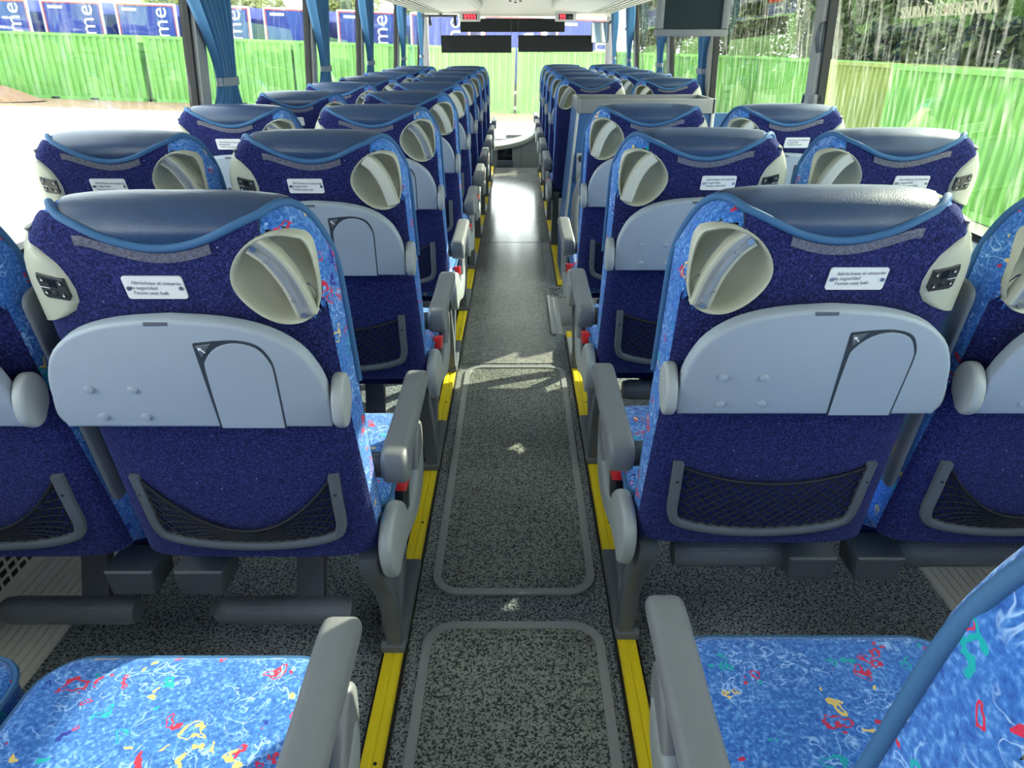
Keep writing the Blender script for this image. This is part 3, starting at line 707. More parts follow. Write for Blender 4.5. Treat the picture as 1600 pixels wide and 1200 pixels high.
    bmesh.ops.triangulate(bm, faces=[f for f in bm.faces if len(f.verts) > 4]); cush = bm_mesh('seat_cushion', bm, M['fab'], 60)
    pts = [(a*1.004, 0.27+(b_-0.27)*1.004, 0.474) for a, b_ in round_rect(x0, x1, y0, y1, 0.07, 6)]
    cp = tube('cushion_piping', M['pipe'], pts, 0.0055, 6, True)
    pan = boxm('cushion_pan', M['plush'], -0.21, 0.21, 0.13, 0.48, 0.365, 0.40, 0.012)
    T.append(('seat_cushion', cush, 0, [('cushion_piping', cp, 0)])); T.append(('cushion_pan', pan, 0, []))
    # rear apron: lower navy edge of the backrest
    return T

def seat_extras(s):
    """parts that only aisle seats have: armrest, belt shield, buckle, leg"""
    T = []
    pr = cr_closed([(.072, .572), (.060, .605), (.075, .634), (.13, .640), (.25, .641), (.38, .648), (.435, .645), (.452, .628), (.440, .610), (.38, .606), (.25, .600), (.17, .592), (.135, .572), (.10, .560)], 4)
    bm = bmesh.new(); ext(bm, pr, lambda a, b_, h: (s*h, a, b_), 0.232, 0.284, 0.012, 4); arm = bm_mesh('armrest', bm, M['arm'], 50)
    bm = bmesh.new(); ext(bm, [(.105+.026*math.cos(k*math.pi/8), .592+.026*math.sin(k*math.pi/8)) for k in range(16)], lambda a, b_, h: (s*h, a, b_), 0.205, 0.2335, 0.003, 2); hub = bm_mesh('armrest_hub', bm, M['dark'], 40)
    T.append(('armrest', arm, 0, [('armrest_hub', hub, 0)]))
    sh = cr_closed([(.005, .470), (.000, .425), (.025, .372), (.060, .345), (.100, .352), (.17, .345), (.28, .315), (.36, .305), (.44, .33), (.47, .39), (.45, .43), (.38, .405), (.28, .380), (.215, .395), (.175, .445), (.12, .485), (.05, .498)], 3)
    bm = bmesh.new(); ext(bm, sh, lambda a, b_, h: (s*h, a-0.008, b_+0.014), 0.2285, 0.257, 0.010, 3); shm = bm_mesh('belt_shield', bm, M['shield'], 50)
    T.append(('belt_shield', shm, 0, []))
    fin = cr_closed([(.36, .40), (.37, .43), (.42, .490), (.455, .500), (.475, .480), (.475, .44), (.46, .40), (.41, .375)], 3)
    bm = bmesh.new(); ext(bm, fin, lambda a, b_, h: (s*h, a, b_), 0.230, 0.256, 0.009, 3); fm = bm_mesh('recline_lever', bm, M['arm'], 50); T.append(('recline_lever', fm, 0, []))
    bm = bmesh.new(); ext(bm, [(.185, .385), (.245, .377), (.278, .472), (.222, .484)], lambda a, b_, h: (s*h, a, b_), 0.2275, 0.250, 0.004, 2); bk = bm_mesh('belt_buckle', bm, M['black'], 40)
    bm = bmesh.new(); ext(bm, [(.209, .458), (.268, .446), (.285, .474), (.224, .490)], lambda a, b_, h: (s*h, a, b_), 0.2265, 0.252, 0.003, 2); rb = bm_mesh('release_button', bm, M['red'], 40)
    T.append(('belt_buckle', bk, 0, [('release_button', rb, 0)]))
    # leg with foot on the rail
    xl = (0.176, 0.220) if s > 0 else (0.173, 0.217)
    def strip(path, wd):
        Lp = []; Rp = []
        for k, (u, v) in enumerate(path):
            a = path[max(0, k-1)]; c = path[min(len(path)-1, k+1)]; d = Vector((c[0]-a[0], c[1]-a[1])).normalized(); ww = wd(k/(len(path)-1)); nx, ny = -d.y*ww, d.x*ww
            Lp.append((u+nx, v+ny)); Rp.append((u-nx, v-ny))
        return Lp+Rp[::-1]
    bm = bmesh.new()
    p1 = cr_closed([(.185, .040), (.175, .10), (.155, .20), (.10, .31), (.045, .39), (.03, .435)], 5, False)
    ext(bm, strip(p1, lambda t: 0.018+0.006*t), lambda a, b_, h: (s*h, a, b_), xl[0]+0.006, xl[1]+0.002, 0.006, 2)
    p2 = cr_closed([(.20, .045), (.26, .09), (.34, .19), (.41, .30), (.44, .355)], 5, False)
    ext(bm, strip(p2, lambda t: 0.019+0.006*t), lambda a, b_, h: (s*h, a, b_), xl[0]-0.012, xl[1]-0.006, 0.006, 2)
    ft = [(.160, .0268), (.160, .042), (.172, .054), (.30, .057), (.47, .053), (.480, .043), (.480, .0268)]
    ext(bm, ft, lambda a, b_, h: (s*h, a, b_), xl[0]-0.008, xl[1]+0.008, 0.006, 2)
    box(bm, s*(xl[0]+xl[1])/2-0.02, s*(xl[0]+xl[1])/2+0.01, 0.13, 0.46, 0.350, 0.392, 0.005)
    leg = bm_mesh('leg', bm, M['mid'], 40); T.append(('leg', leg, 0, []))
    bm = bmesh.new(); box(bm, s*xl[1]+s*0.008-0.001, s*xl[1]+s*0.008+0.001, .185, .193, .034, .042, 0.0005, 1); T.append(('leg_bolt', bm_mesh('leg_bolt', bm, M['steel'], 0), 2, []))
    # middle armrest folded up between the two seats
    bm = bmesh.new(); pm = round_rect(0.13, 0.56, 0.010, 0.072, 0.022, 4)
    ext(bm, pm, lambda a, b_, h: P3(-s*h, a, b_), 0.2335, 0.2430, 0.0045, 3); T.append(('middle_armrest', bm_mesh('middle_armrest', bm, M['mid'], 50), 0, []))
    return T

def footrest(s, down, aisle):
    T = []; z = 0.195 if down else 0.345; y = 0.125 if down else 0.10
    u0, u1 = -0.192, 0.128
    pts = []; n = 14; rr = []
    for k in range(n+1):
        t = k/n; u = u0+(u1-u0)*t; r = 0.032*min(1, math.sqrt(max(0.0, 1-(1-min(1, t/0.16))**2))*0.75+0.25)*(1 if t < 0.97 else 0.85); rr.append(r); pts.append((s*u, y, z))
    bar = tube('footrest', M['dark_tread'], pts, rr, 12)
    bm = bmesh.new(); yz = [(y+0.005, z+0.012), (y+0.028, z+0.002), (y+0.075, 0.30), (y+0.10, 0.372), (y+0.06, 0.372), (y+0.045, 0.30)] if down else [(y, z-0.012), (y+0.16, z-0.004), (y+0.19, 0.372), (y+0.15, 0.372), (y+0.12, z+0.014), (y, z+0.012)]
    ext(bm, yz, lambda a, b_, h: (s*h, a, b_), 0.0, 0.062, 0.004, 2); st = bm_mesh('footrest_stem', bm, M['dark'], 40)
    T.append(('footrest', bar, 0, [('footrest_stem', st, 0)]))
    bm = bmesh.new()
    c_ = -s*0.147 if aisle else s*0.195
    ext(bm, [(c_-0.043, .325), (c_+0.043, .325), (c_+0.050, .385), (c_-0.050, .385)], lambda a, b_, h: (a, h, b_), 0.03, 0.12, 0.004, 1)
    T.append(('under_seat_box', bm_mesh('under_seat_box', bm, M['dark'], 30), 0, []))
    return T
# rubbery footrest surface with a fine diamond tread
def tread():
    m, nt, nn, L, b = nodes('footrest_tread'); tc = N(nt, 'ShaderNodeTexCoord'); v = N(nt, 'ShaderNodeTexVoronoi'); v.inputs['Scale'].default_value = 190; v.inputs['Randomness'].default_value = 0.0
    mp = N(nt, 'ShaderNodeMapping'); mp.inputs['Rotation'].default_value = (0, R(45), 0); L.new(tc.outputs['Object'], mp.inputs[0]); L.new(mp.outputs[0], v.inputs['Vector'])
    b.inputs['Base Color'].default_value = (0.12, 0.132, 0.16, 1); b.inputs['Roughness'].default_value = 0.4
    bp = N(nt, 'ShaderNodeBump'); bp.inputs['Strength'].default_value = 0.8; bp.inputs['Distance'].default_value = 0.002; L.new(v.outputs['Distance'], bp.inputs['Height']); L.new(bp.outputs[0], b.inputs['Normal']); return m
M['dark_tread'] = tread()

TM = {s: seat_template(s) for s in (1, -1)}
TX = {s: seat_extras(s) for s in (1, -1)}
TF = {(s, a): footrest(s, s > 0, a) for s in (1, -1) for a in (1, 0)}
REN = {'HANDLE': 'grab_handle', 'COVER': 'handle_cover', 'INSERT': 'handle_insert', 'RIBS': 'handle_ribs', 'SCREWS': 'handle_screws', 'NETSAG': 'net', 'NETTIGHT': 'net'}
BACK = {'backrest', 'handle_cup', 'HANDLE', 'side_cap', 'control_panel', 'warning_plate', 'tray_table', 'tray_arm', 'pocket_frame', 'middle_armrest'}
def make_seat(x, yb, s, aisle, level, opened, sag, label, group, tray=True, recl=0.0):
    root = tag(empty('coach_seat', (x, yb, 0)), label, 'seat', group)
    for name, me, lv, ch in TM[s] + (TX[s] if aisle else []) + (TF[(s, aisle)] if level >= 1 else []):
        if level < lv: continue
        if not tray and name in ('tray_table', 'tray_arm', 'pocket_frame', 'warning_plate', 'control_panel'): continue
        o = obj(REN.get(name, name), me, root)
        if recl and name in BACK:      # a further reclined back turns about its lower edge
            o.rotation_euler = (recl, 0, 0); o.location = (0, Z0*math.sin(recl), Z0*(1-math.cos(recl)))
        for n2, m2, l2 in ch:
            if level < l2: continue
            if n2 == 'COVER' and opened: continue
            if n2 in ('INSERT', 'RIBS', 'SCREWS') and not opened: continue
            if n2 == 'NETSAG' and not sag: continue
            if n2 == 'NETTIGHT' and sag: continue
            c = obj(REN.get(n2, n2), m2, o)
            if n2 in ('button_marks', 'RIBS', 'SCREWS', 'plate_screws', 'warning_text', 'NETSAG', 'NETTIGHT'): c['kind'] = 'stuff'
            if n2 == 'release_button': c['label'] = 'red buckle release button'
    if not aisle:
        for q in (0.14, 0.22): obj('wall_bracket', WB[s], root, (0, q, 0))
    return root
WB = {s: boxm('wall_bracket', M['dark'], min(-s*0.20, -s*0.32), max(-s*0.20, -s*0.32), -0.02, 0.02, 0.34, 0.372, 0.004) for s in (1, -1)}
ORD = ['behind the camera', 'nearest', 'second', 'third', 'fourth', 'fifth', 'sixth', 'seventh', 'eighth', 'ninth', 'tenth']
XA_L, XWN_L, XA_R, XWN_R = -0.495, -0.978, 0.465, 0.948
opened_L = {(0, 1), (2, 1), (1, 0), (2, 0)}
for k in range(-1, 9):
    yb = 1.078+0.8*k; lev = 2 if k <= 1 else (1 if k <= 4 else 0)
    for aisle in (1, 0):
        x = XA_L if aisle else XWN_L
        if k == -1: lab = 'patterned blue cushion seat with armrest at bottom left, nearest the camera' if aisle else 'blue seat at bottom left corner beside the window, mostly out of frame'
        elif k == 0: lab = 'large navy seat back left of the aisle with sagging net pocket' if aisle else 'navy seat back cut by the left picture edge, front of left duct'
        else: lab = '%s seat left of the aisle, %s full row from the camera, navy back' % ('aisle' if aisle else 'window', ORD[k+1])
        make_seat(x, yb, 1, aisle, lev, (k, aisle) in opened_L or (not aisle and k % 2 == 0), k == 0 or k % 4 == 3, lab, 'coach seats left of the aisle', recl=R(7) if k == -1 else 0)
opened_R = {(0, 1), (0, 0), (4, 1)}
rowsR = [(-1, -1), (0, 0), (1, 1), (2, 2)] + [(4+i, 4.7+i) for i in range(5)]
for n, (k, kk) in enumerate(rowsR):
    yb = 1.12+0.8*kk; lev = 2 if k <= 1 else (1 if k <= 4 else 0)
    for aisle in (1, 0):
        x = XA_R if aisle else XWN_R
        if k == -1: lab = 'patterned blue cushion seat with armrest at bottom right, nearest the camera' if aisle else 'blue seat beyond the bottom right corner beside the window'
        elif k == 0: lab = 'large navy seat back right of the aisle with tight net pocket' if aisle else 'navy seat back cut by the right picture edge with round beige cup'
        elif k <= 2: lab = '%s seat right of the aisle, %s row, behind the blue partition' % ('aisle' if aisle else 'window', ORD[k+1])
        else: lab = '%s seat right of the aisle, %s row in front of the blue partition' % ('aisle' if aisle else 'window', ORD[k-3].replace('nearest', 'first'))
        make_seat(x, yb, -1, aisle, lev, (k, aisle) in opened_R, k == 0 and not aisle, lab, 'coach seats right of the aisle', tray=not (k == 4))

# ------------------------------------------------------------------ partition by the stairwell
e = tag(empty('partition', (0.70, 4.20, 0)), 'blue partition panel with grey top rail beside the stairwell', 'partition')
bm = bmesh.new(); P = [(-0.42, 0.03), (-0.42, 0.25), (-0.355, 0.99), (0.55, 0.99), (0.55, 0.03)]
ext(bm, P, lambda a, b, h: (a, h, b), 0.012, 0.045); obj('panel', bm_mesh('panel', bm, M['panel_blue'], 0), e)
bm = bmesh.new(); ext(bm, [(-0.43, 0.03), (-0.43, 0.25), (-0.365, 1.0), (-0.352, 1.0), (-0.417, 0.25), (-0.417, 0.03)], lambda a, b, h: (a, h, b), 0.0, 0.04, 0.003, 1); obj('edge_strip', bm_mesh('edge_strip', bm, M['metal'], 30), e)
bm = bmesh.new(); ext(bm, [(-0.43, 0.03), (-0.43, 0.25), (-0.367, 1.0), (-0.36, 1.0), (-0.42, 0.25), (-0.42, 0.03)], lambda a, b, h: (a, h, b), 0.041, 0.42, 0.001, 1); obj('side_panel', bm_mesh('side_panel', bm, M['panel_blue'], 30), e)
bm = bmesh.new(); box(bm, -0.365, -0.345, -0.005, 0.40, 0.99, 1.065, 0.004); box(bm, -0.345, 0.40, -0.005, 0.015, 0.99, 1.065, 0.004); box(bm, -0.345, 0.40, 0.38, 0.40, 0.99, 1.065, 0.004); box(bm, 0.385, 0.405, -0.005, 0.40, 0.99, 1.065, 0.004); box(bm, -0.35, 0.39, 0.0, 0.395, 0.99, 1.0)
obj('top_rail', bm_mesh('top_rail', bm, M['arm'], 30), e)
obj('edge_strip', boxm('edge_strip', M['metal'], 0.385, 0.405, -0.002, 0.03, 0.03, 0.99, 0.003), e)
h = tag(empty('door_release', (0.36, 4.19, 0.72)), 'small black door release knob on a steel plate on the blue partition', 'knob')
obj('plate', boxm('plate', M['metal'], -0.02, 0.03, -0.006, 0.0, -0.10, 0.06, 0.002), h); obj('knob', tube('knob', M['black'], [(0.005, -0.006, 0.03), (0.005, -0.03, 0.03)], 0.018, 12), h)
hp = cr_closed([(0.40, 4.16, 0.05), (0.36, 4.12, 0.20), (0.335, 4.10, 0.40), (0.345, 4.10, 0.58), (0.40, 4.11, 0.68), (0.47, 4.12, 0.70), (0.53, 4.13, 0.66)], 5, False)
tag(obj('grab_rail', tube('grab_rail', M['arm'], hp, 0.022, 10)), 'curved grey grab rail beside the stairwell before the partition', 'grab rail')

# ------------------------------------------------------------------ curtains
def curtain(x, y, sx, wide, zb, tie, label):
    e = tag(empty('curtain', (x, y, zb)), label, 'curtain', 'blue window curtains')
    zt = 1.69; rows = []; n = 44; nz = 22
    zs = [zb+(zt-zb)*k/nz for k in range(nz+1)]
    for z in zs:
        if tie is not None:
            d = z-tie
            wd = wide*(0.36+0.64*smoothstep(0.0, 0.5, d)) if d > 0 else wide*(0.36+0.5*smoothstep(0, 0.22, -d))
            amp = 0.013+0.012*smoothstep(0, 0.4, abs(d)); sh = -0.30*wide*smoothstep(0, 0.5, max(0, d))
        else: wd, amp, sh = wide, 0.012, 0
        row = []
        for i in range(n+1):
            t = i/n; ph = t*2*math.pi*6.5
            row.append((sx*(-amp*math.cos(ph)*(1+0.3*math.sin(3*t+z))-0.07*max(0, z-0.84)/0.95), sh+wd*(t-0.5)+0.006*math.sin(ph*2), z-zb))
        rows.append(row)
    inn = [[(p[0]+sx*0.002, p[1], p[2]) for p in r] for r in rows]
    obj('cloth', mk('cloth', *grid_solid(rows, inn), M['curtain'], 0), e).data.shade_smooth()
    if tie is not None:
        wd = wide*0.20; off = -sx*0.07*max(0, tie-0.84)/0.95
        pts = [(off+0.030*math.cos(a), wd*math.sin(a)*1.02, tie-zb) for a in [2*math.pi*k/20 for k in range(20)]]
        V = []; F = []
        for p in pts: V += [(p[0], p[1], p[2]-0.016), (p[0], p[1], p[2]+0.016)]
        for k in range(20): a = 2*k; b = 2*((k+1) % 20); F.append((a, b, b+1, a+1))
        obj('tieback', mk('tieback', V, F, M['tie'], 0), e)
CL = ['first blue tied curtain at the left windows counted from the camera', 'second tied curtain at the left windows counted from the camera', 'third tied curtain at the left windows counted from the camera', 'fourth tied curtain at the left windows counted from the camera', 'last tied curtain at the left windows, next to the windscreen']
for (y, lab, wd) in zip((3.20, 4.88, 6.40, 8.28, 9.85), CL, (0.50, 0.44, 0.46, 0.42, 0.36)): curtain(-1.235, y, -1, wd, 0.90, 1.20, lab)
curtain(-1.262, 1.50, -1, 0.28, 0.30, None, 'dark blue curtain hanging straight at the left picture edge')
CR = ['first blue tied curtain at the right windows beyond the glazed door', 'second tied curtain at the right windows beyond the glazed door', 'third tied curtain at the right windows beyond the glazed door', 'last tied curtain at the right windows, next to the windscreen']
for (y, lab) in zip((5.05, 6.58, 8.42, 9.72), CR): curtain(1.235, y, 1, 0.42, 0.90, 1.18, lab)

# ------------------------------------------------------------------ luggage racks
def rack(sx, label):
    e = tag(empty('luggage_rack', (0, 0, 1.70)), label, 'luggage rack')
    y0, y1 = YR+0.05, 9.35
    mnx = lambda a, b: (min(sx*a, sx*b), max(sx*a, sx*b))
    a, b = mnx(0.42, 0.86); bm = bmesh.new()
    ext(bm, [(sx*0.42, 0.02), (sx*0.46, -0.012), (sx*0.86, -0.03), (sx*0.86, -0.005), (sx*0.47, 0.02), (sx*0.44, 0.04)], lambda p, q, h: (p, h, q), y0, y1, 0, 1); obj('service_panel', bm_mesh('service_panel', bm, M['white_in'], 30), e)
    for k in range(5):
        r = 0.88+0.055*k; V, F = tube_vf([(sx*r, y0, -0.03), (sx*r, y1, -0.03)], 0.009, 6); obj('rack_bar', mk('rack_bar', V, F, M['metal']), e)
    y = 4.0
    cb = boxm('cross_bar', M['metal'], *mnx(0.86, 1.13), -0.02, 0.02, -0.025, -0.008, 0.003)
    while y < y1: obj('cross_bar', cb, e, (0, y, 0)); y += 0.42
    bm = bmesh.new(); ext(bm, [(sx*0.40, 0.04), (sx*0.445, 0.0), (sx*0.45, 0.11), (sx*0.41, 0.12)], lambda p, q, h: (p, h, q), y0, y1, 0.006, 2); obj('front_lip', bm_mesh('front_lip', bm, M['insert'], 40), e)
    bm = bmesh.new(); box(bm, *mnx(0.45, 1.13), y1, y1+0.03, -0.035, 0.25, 0.006); obj('end_plate', bm_mesh('end_plate', bm, M['white_in'], 30), e)
    bm = bmesh.new(); box(bm, *mnx(0.60, 1.14), y0, y1, 0.10, 0.12); obj('shelf', bm_mesh('shelf', bm, M['white_in'], 0), e)
    return e
rack(-1, 'overhead luggage rack above the left windows'); rack(1, 'overhead luggage rack above the right windows')
for x, w_, lab in ((-0.56, 0.17, 'bright red lit display sign under the left rack, by the windscreen'), (0.575, 0.17, 'dim red display sign under the right rack, by the windscreen')):
    e = tag(empty('display_sign', (x, 9.381, 1.60)), lab, 'sign', 'red display signs')
    obj('housing', boxm('housing', M['white_in'], -w_/2-0.04, w_/2+0.04, 0, 0.06, -0.02, 0.075, 0.012), e)
    obj('face', boxm('face', M['screen'], -w_/2, w_/2, -0.004, 0.001, 0.0, 0.058, 0.003), e)
    bm = bmesh.new()
    for k in range(4 if x < 0 else 2):
        xx = -w_/2+0.016+0.037*k
        for (a, b, c, d) in ((0, .026, .046, .052), (0, .026, .024, .030), (0, .026, .004, .010), (0, .007, .03, .05), (.019, .026, .006, .05)): box(bm, xx+a, xx+b, -0.006, -0.004, c, d)
    obj('lit_digits', bm_mesh('lit_digits', bm, M['led'], 0), e)
# hanging monitor
e = tag(empty('monitor', (0.80, 3.60, 1.371)), 'grey framed monitor with dark screen hanging under the right rack', 'monitor')
bm = bmesh.new()
box(bm, -0.165, 0.165, 0.0, 0.05, 0.0, 0.030, 0.006); box(bm, -0.165, -0.132, 0.0, 0.05, 0.03, 0.292, 0.005); box(bm, 0.132, 0.165, 0.0, 0.05, 0.03, 0.292, 0.005); box(bm, -0.132, 0.132, 0.0, 0.05, 0.27, 0.292, 0.004)
obj('bezel', bm_mesh('bezel', bm, M['arm'], 30), e); obj('screen', boxm('screen', plain('teal_dark_screen', (0.012, 0.026, 0.032), 0.5, spec=0.2), -0.133, 0.133, 0.010, 0.03, 0.029, 0.272), e)
obj('back_shell', boxm('back_shell', M['dark'], -0.15, 0.15, 0.05, 0.10, 0.01, 0.29, 0.015), e); obj('hanger', boxm('hanger', M['dark'], -0.05, 0.05, 0.02, 0.08, 0.285, 0.294, 0.002), e)
# door hardware on the pillar
for z, nm, lab in ((1.36, 'pillar_lever', 'dark handle on the pillar beside the glazed door'), (1.13, 'door_latch', 'grey latch block on the pillar beside the glazed door')):
    e = tag(empty(nm, (gx(z)-0.04, 3.13, z)), lab, 'latch')
    if nm == 'pillar_lever':
        obj('lever', tube('lever', M['dark'], [(0.0, 0, 0.06), (-0.02, -0.01, 0.05), (-0.025, -0.01, 0.0), (-0.012, -0.005, -0.05)], [0.008, 0.011, 0.014, 0.012], 8), e); obj('base_plate', boxm('base_plate', M['mid'], -0.004, 0.006, -0.02, 0.02, -0.06, 0.07, 0.002), e)
    else:
        obj('block', boxm('block', M['arm'], -0.03, 0.006, -0.03, 0.03, -0.025, 0.025, 0.005), e); obj('hook', tube('hook', M['dark'], [(-0.02, 0.02, 0.01), (-0.02, 0.10, 0.015), (-0.02, 0.11, -0.02)], 0.007, 8), e)
# emergency exit lettering on the near right window
e = tag(empty('emergency_lettering', (gx(1.415)-0.0004, 2.33, 1.415), (0, R(-4.5), 0)), 'cream lettering SALIDA DE EMERGENCIA stuck on the right window', 'lettering')
MC = plain('cream_lettering', (0.90, 0.82, 0.62), 0.6); yy = 0.28
for wd_ in ('SALIDA', 'DE', 'EMERGENCIA'):
    tm = text_mesh('word', wd_, 0.046, MC, 0.0001, offset=0.0008); ww = max(v.co.x for v in tm.vertices)
    tm.transform(Matrix(((0, 0, -1, 0), (-1, 0, 0, 0), (0, 1, 0, 0), (0, 0, 0, 1)))); obj('word', tm, e, (0, yy, 0)); yy -= ww+0.014

# ------------------------------------------------------------------ front end
wsn = struct(empty('window_13', (0, YF, 0)))
V = [(-1.22, 0, -0.05), (1.22, 0, -0.05), (1.22, 0, 1.68), (-1.22, 0, 1.68)]; V += [(a, 0.006, c) for a, b, c in V]
obj('pane', mk('pane', V, [(0, 1, 2, 3), (4, 7, 6, 5), (0, 4, 5, 1), (1, 5, 6, 2), (2, 6, 7, 3), (3, 7, 4, 0)], M['glass_w'], 0), wsn)
struct(obj('wall_front', boxm('wall_front', M['wall'], -XW, XW, YF, YF+0.05, -0.9, -0.05)))
bm = bmesh.new(); box(bm, -1.30, -1.17, YF-0.05, YF+0.03, -0.05, 1.80); box(bm, 1.17, 1.30, YF-0.05, YF+0.03, -0.05, 1.80); struct(obj('trim_5', bm_mesh('a_pillars', bm, M['pillar'], 0)))
for x0, x1, z0, z1, y, lab in ((-0.99, -0.075, 1.24, 1.43, 10.20, 'lower left black roller sunshade on the windscreen'), (0.015, 0.99, 1.25, 1.43, 10.20, 'lower right black roller sunshade on the windscreen'), (-0.74, 0.62, 1.485, 1.625, 10.27, 'upper black roller sunshade across the top of the windscreen')):
    e = tag(empty('sunshade', ((x0+x1)/2, y, z0)), lab, 'sunshade', 'windscreen sunshades'); hw = (x1-x0)/2
    rows = [[(-hw+2*hw*i/24, 0.004*math.sin(i*1.3)*(1-j/6), (z1-z0)*j/6) for i in range(25)] for j in range(7)]
    obj('cloth', mk('cloth', *grid_solid(rows, [[(a, b+0.003, c) for a, b, c in r] for r in rows]), M['shade'], 60), e)
    obj('roller', tube('roller', M['shade'], [(-hw, 0.005, z1-z0), (hw, 0.005, z1-z0)], 0.012, 8), e); obj('hem_bar', tube('hem_bar', M['shade'], [(-hw, 0.002, 0), (hw, 0.002, 0)], 0.006, 6), e)
    obj('cord', tube('cord', M['dark'], [(-hw, 0, z1-z0), (-hw, 0, 1.66-z0)], 0.003, 5), e); obj('cord', tube('cord', M['dark'], [(hw, 0, z1-z0), (hw, 0, 1.66-z0)], 0.003, 5), e)
e = tag(empty('mirror', (1.05, 9.98, 1.47)), 'white faced interior mirror at the right end of the windscreen', 'mirror')
obj('glass', mk('glass', *grid_solid([[( -0.10+0.2*i/6, 0, -0.11+0.22*j/6) for i in range(7)] for j in range(7)], [[(-0.10+0.2*i/6, 0.006, -0.11+0.22*j/6) for i in range(7)] for j in range(7)]), plain('mirror_white', (0.92, 0.92, 0.90), 0.08, 0.9), 0), e)
obj('shell', boxm('shell', M['black'], -0.11, 0.12, 0.007, 0.07, -0.12, 0.12, 0.03), e); obj('arm', tube('arm', M['black'], [(0.08, 0.04, 0.08), (0.16, 0.04, 0.14), (0.15, 0.02, 0.26)], 0.015, 8), e)
e = tag(empty('grab_bar', (-0.80, 9.42, 1.62)), 'dark bar with black hangers across the front left, below the rack', 'bar')
obj('bar', tube('bar', M['dark'], [(-0.34, 0, 0.02), (0.09, 0, 0.02)], 0.012, 8), e)
obj('bracket', boxm('bracket', M['dark'], -0.12, -0.09, -0.039, 0.01, 0.01, 0.06, 0.003), e)
for x in (-0.24, 0.06): obj('hanger', tube('hanger', M['black'], [(x, 0, 0.02), (x, -0.01, -0.04), (x+0.01, -0.02, -0.09)], [0.012, 0.018, 0.014], 8), e)
# console at the front end of the aisle
e = tag(empty('front_console', (0, 8.95, -0.40)), 'grey moulded console at the front end of the aisle', 'console')
top = cr_closed([(-0.50, .62), (-0.32, .62), (-0.20, .63), (-0.05, .655), (0.10, .70), (0.20, .76), (0.26, .83), (0.50, .84)], 4, False)
bm = bmesh.new(); ext(bm, top+[(0.50, 0.001), (-0.50, 0.001)], lambda a, b, h: (a, h, b), 0.0, 0.55, 0.012, 3); obj('housing', bm_mesh('housing', bm, M['console'], 40), e)
bm = bmesh.new(); ext(bm, [(a, b+0.004) for a, b in top]+[(a, b-0.045) for a, b in top[::-1]], lambda a, b, h: (a, h, b), -0.03, 0.0, 0.006, 2); obj('lip', bm_mesh('lip', bm, M['beige'], 40), e)
obj('screen', boxm('screen', M['screen'], -0.24, -0.06, -0.006, 0.002, 0.46, 0.60, 0.004), e); obj('radio', boxm('radio', M['mid'], -0.25, -0.05, -0.008, 0.002, 0.38, 0.45, 0.004), e)
obj('seam', boxm('seam', M['seam'], 0.045, 0.05, -0.002, 0.001, 0.36, 0.66), e)
e = tag(empty('dashboard', (0, 9.85, -0.40)), 'pale dashboard with tray below the windscreen', 'dashboard')
bm = bmesh.new(); ext(bm, [(0, .001), (0, .52), (.04, .60), (.40, .66), (.44, .001)], lambda a, b, h: (h, a, b), -1.15, 1.15, 0.01, 2); obj('body', bm_mesh('body', bm, M['sill'], 30), e)
obj('tray', boxm('tray', M['console'], -0.15, 0.25, 0.08, 0.30, 0.60, 0.645, 0.01), e)
e = tag(empty('driver_seat', (-0.80, 9.40, -0.40)), 'dark driver seat with reddish cover at the front left', 'seat')
obj('back', boxm('back', plain('brown_driver_fabric', (0.12, 0.05, 0.045), 0.9), -0.24, 0.24, -0.12, 0.02, 0.45, 1.10, 0.05, 4), e); obj('cushion', boxm('cushion', M['plush'], -0.25, 0.25, 0.0, 0.38, 0.38, 0.50, 0.04, 3), e); obj('pedestal', boxm('pedestal', M['dark'], -0.2, 0.2, 0.0, 0.34, 0.001, 0.38, 0.01), e)

# ------------------------------------------------------------------ outside: sloping yard, containers, trailers, trees
TILT = R(1.75)
def gz(x, y=0): return -1.45-0.0305*x
def asphalt():
    m, nt, nn, L, b = nodes('sunlit_concrete_yard'); tc = N(nt, 'ShaderNodeTexCoord'); n = N(nt, 'ShaderNodeTexNoise'); n.inputs['Scale'].default_value = 0.25; n.inputs['Detail'].default_value = 8
    L.new(tc.outputs['Object'], n.inputs['Vector']); r = ramp(nt, [(0.3, (0.50, 0.45, 0.36)), (0.65, (0.62, 0.58, 0.50))]); L.new(n.outputs[0], r.inputs[0]); L.new(r.outputs[0], b.inputs['Base Color']); b.inputs['Roughness'].default_value = 0.9; return m
gnd = struct(obj('ground', mk('ground', [(-90, -40, gz(-90)), (90, -40, gz(90)), (90, 120, gz(90)), (-90, 120, gz(-90))], [(0, 1, 2, 3)], asphalt(), 0)))
struct(obj('ground_verge', mk('ground_verge', [(x_, y_, gz(x_)+0.015+z_) for x_, y_, z_ in ((-60, 29.6, 0), (40, 29.6, 0), (40, 32.9, 0.02), (-60, 32.9, 0.02))], [(0, 1, 2, 3)], plain('tan_dirt_verge', (0.30, 0.20, 0.12), 0.95, var=0.5, scale=0.8), 0)))
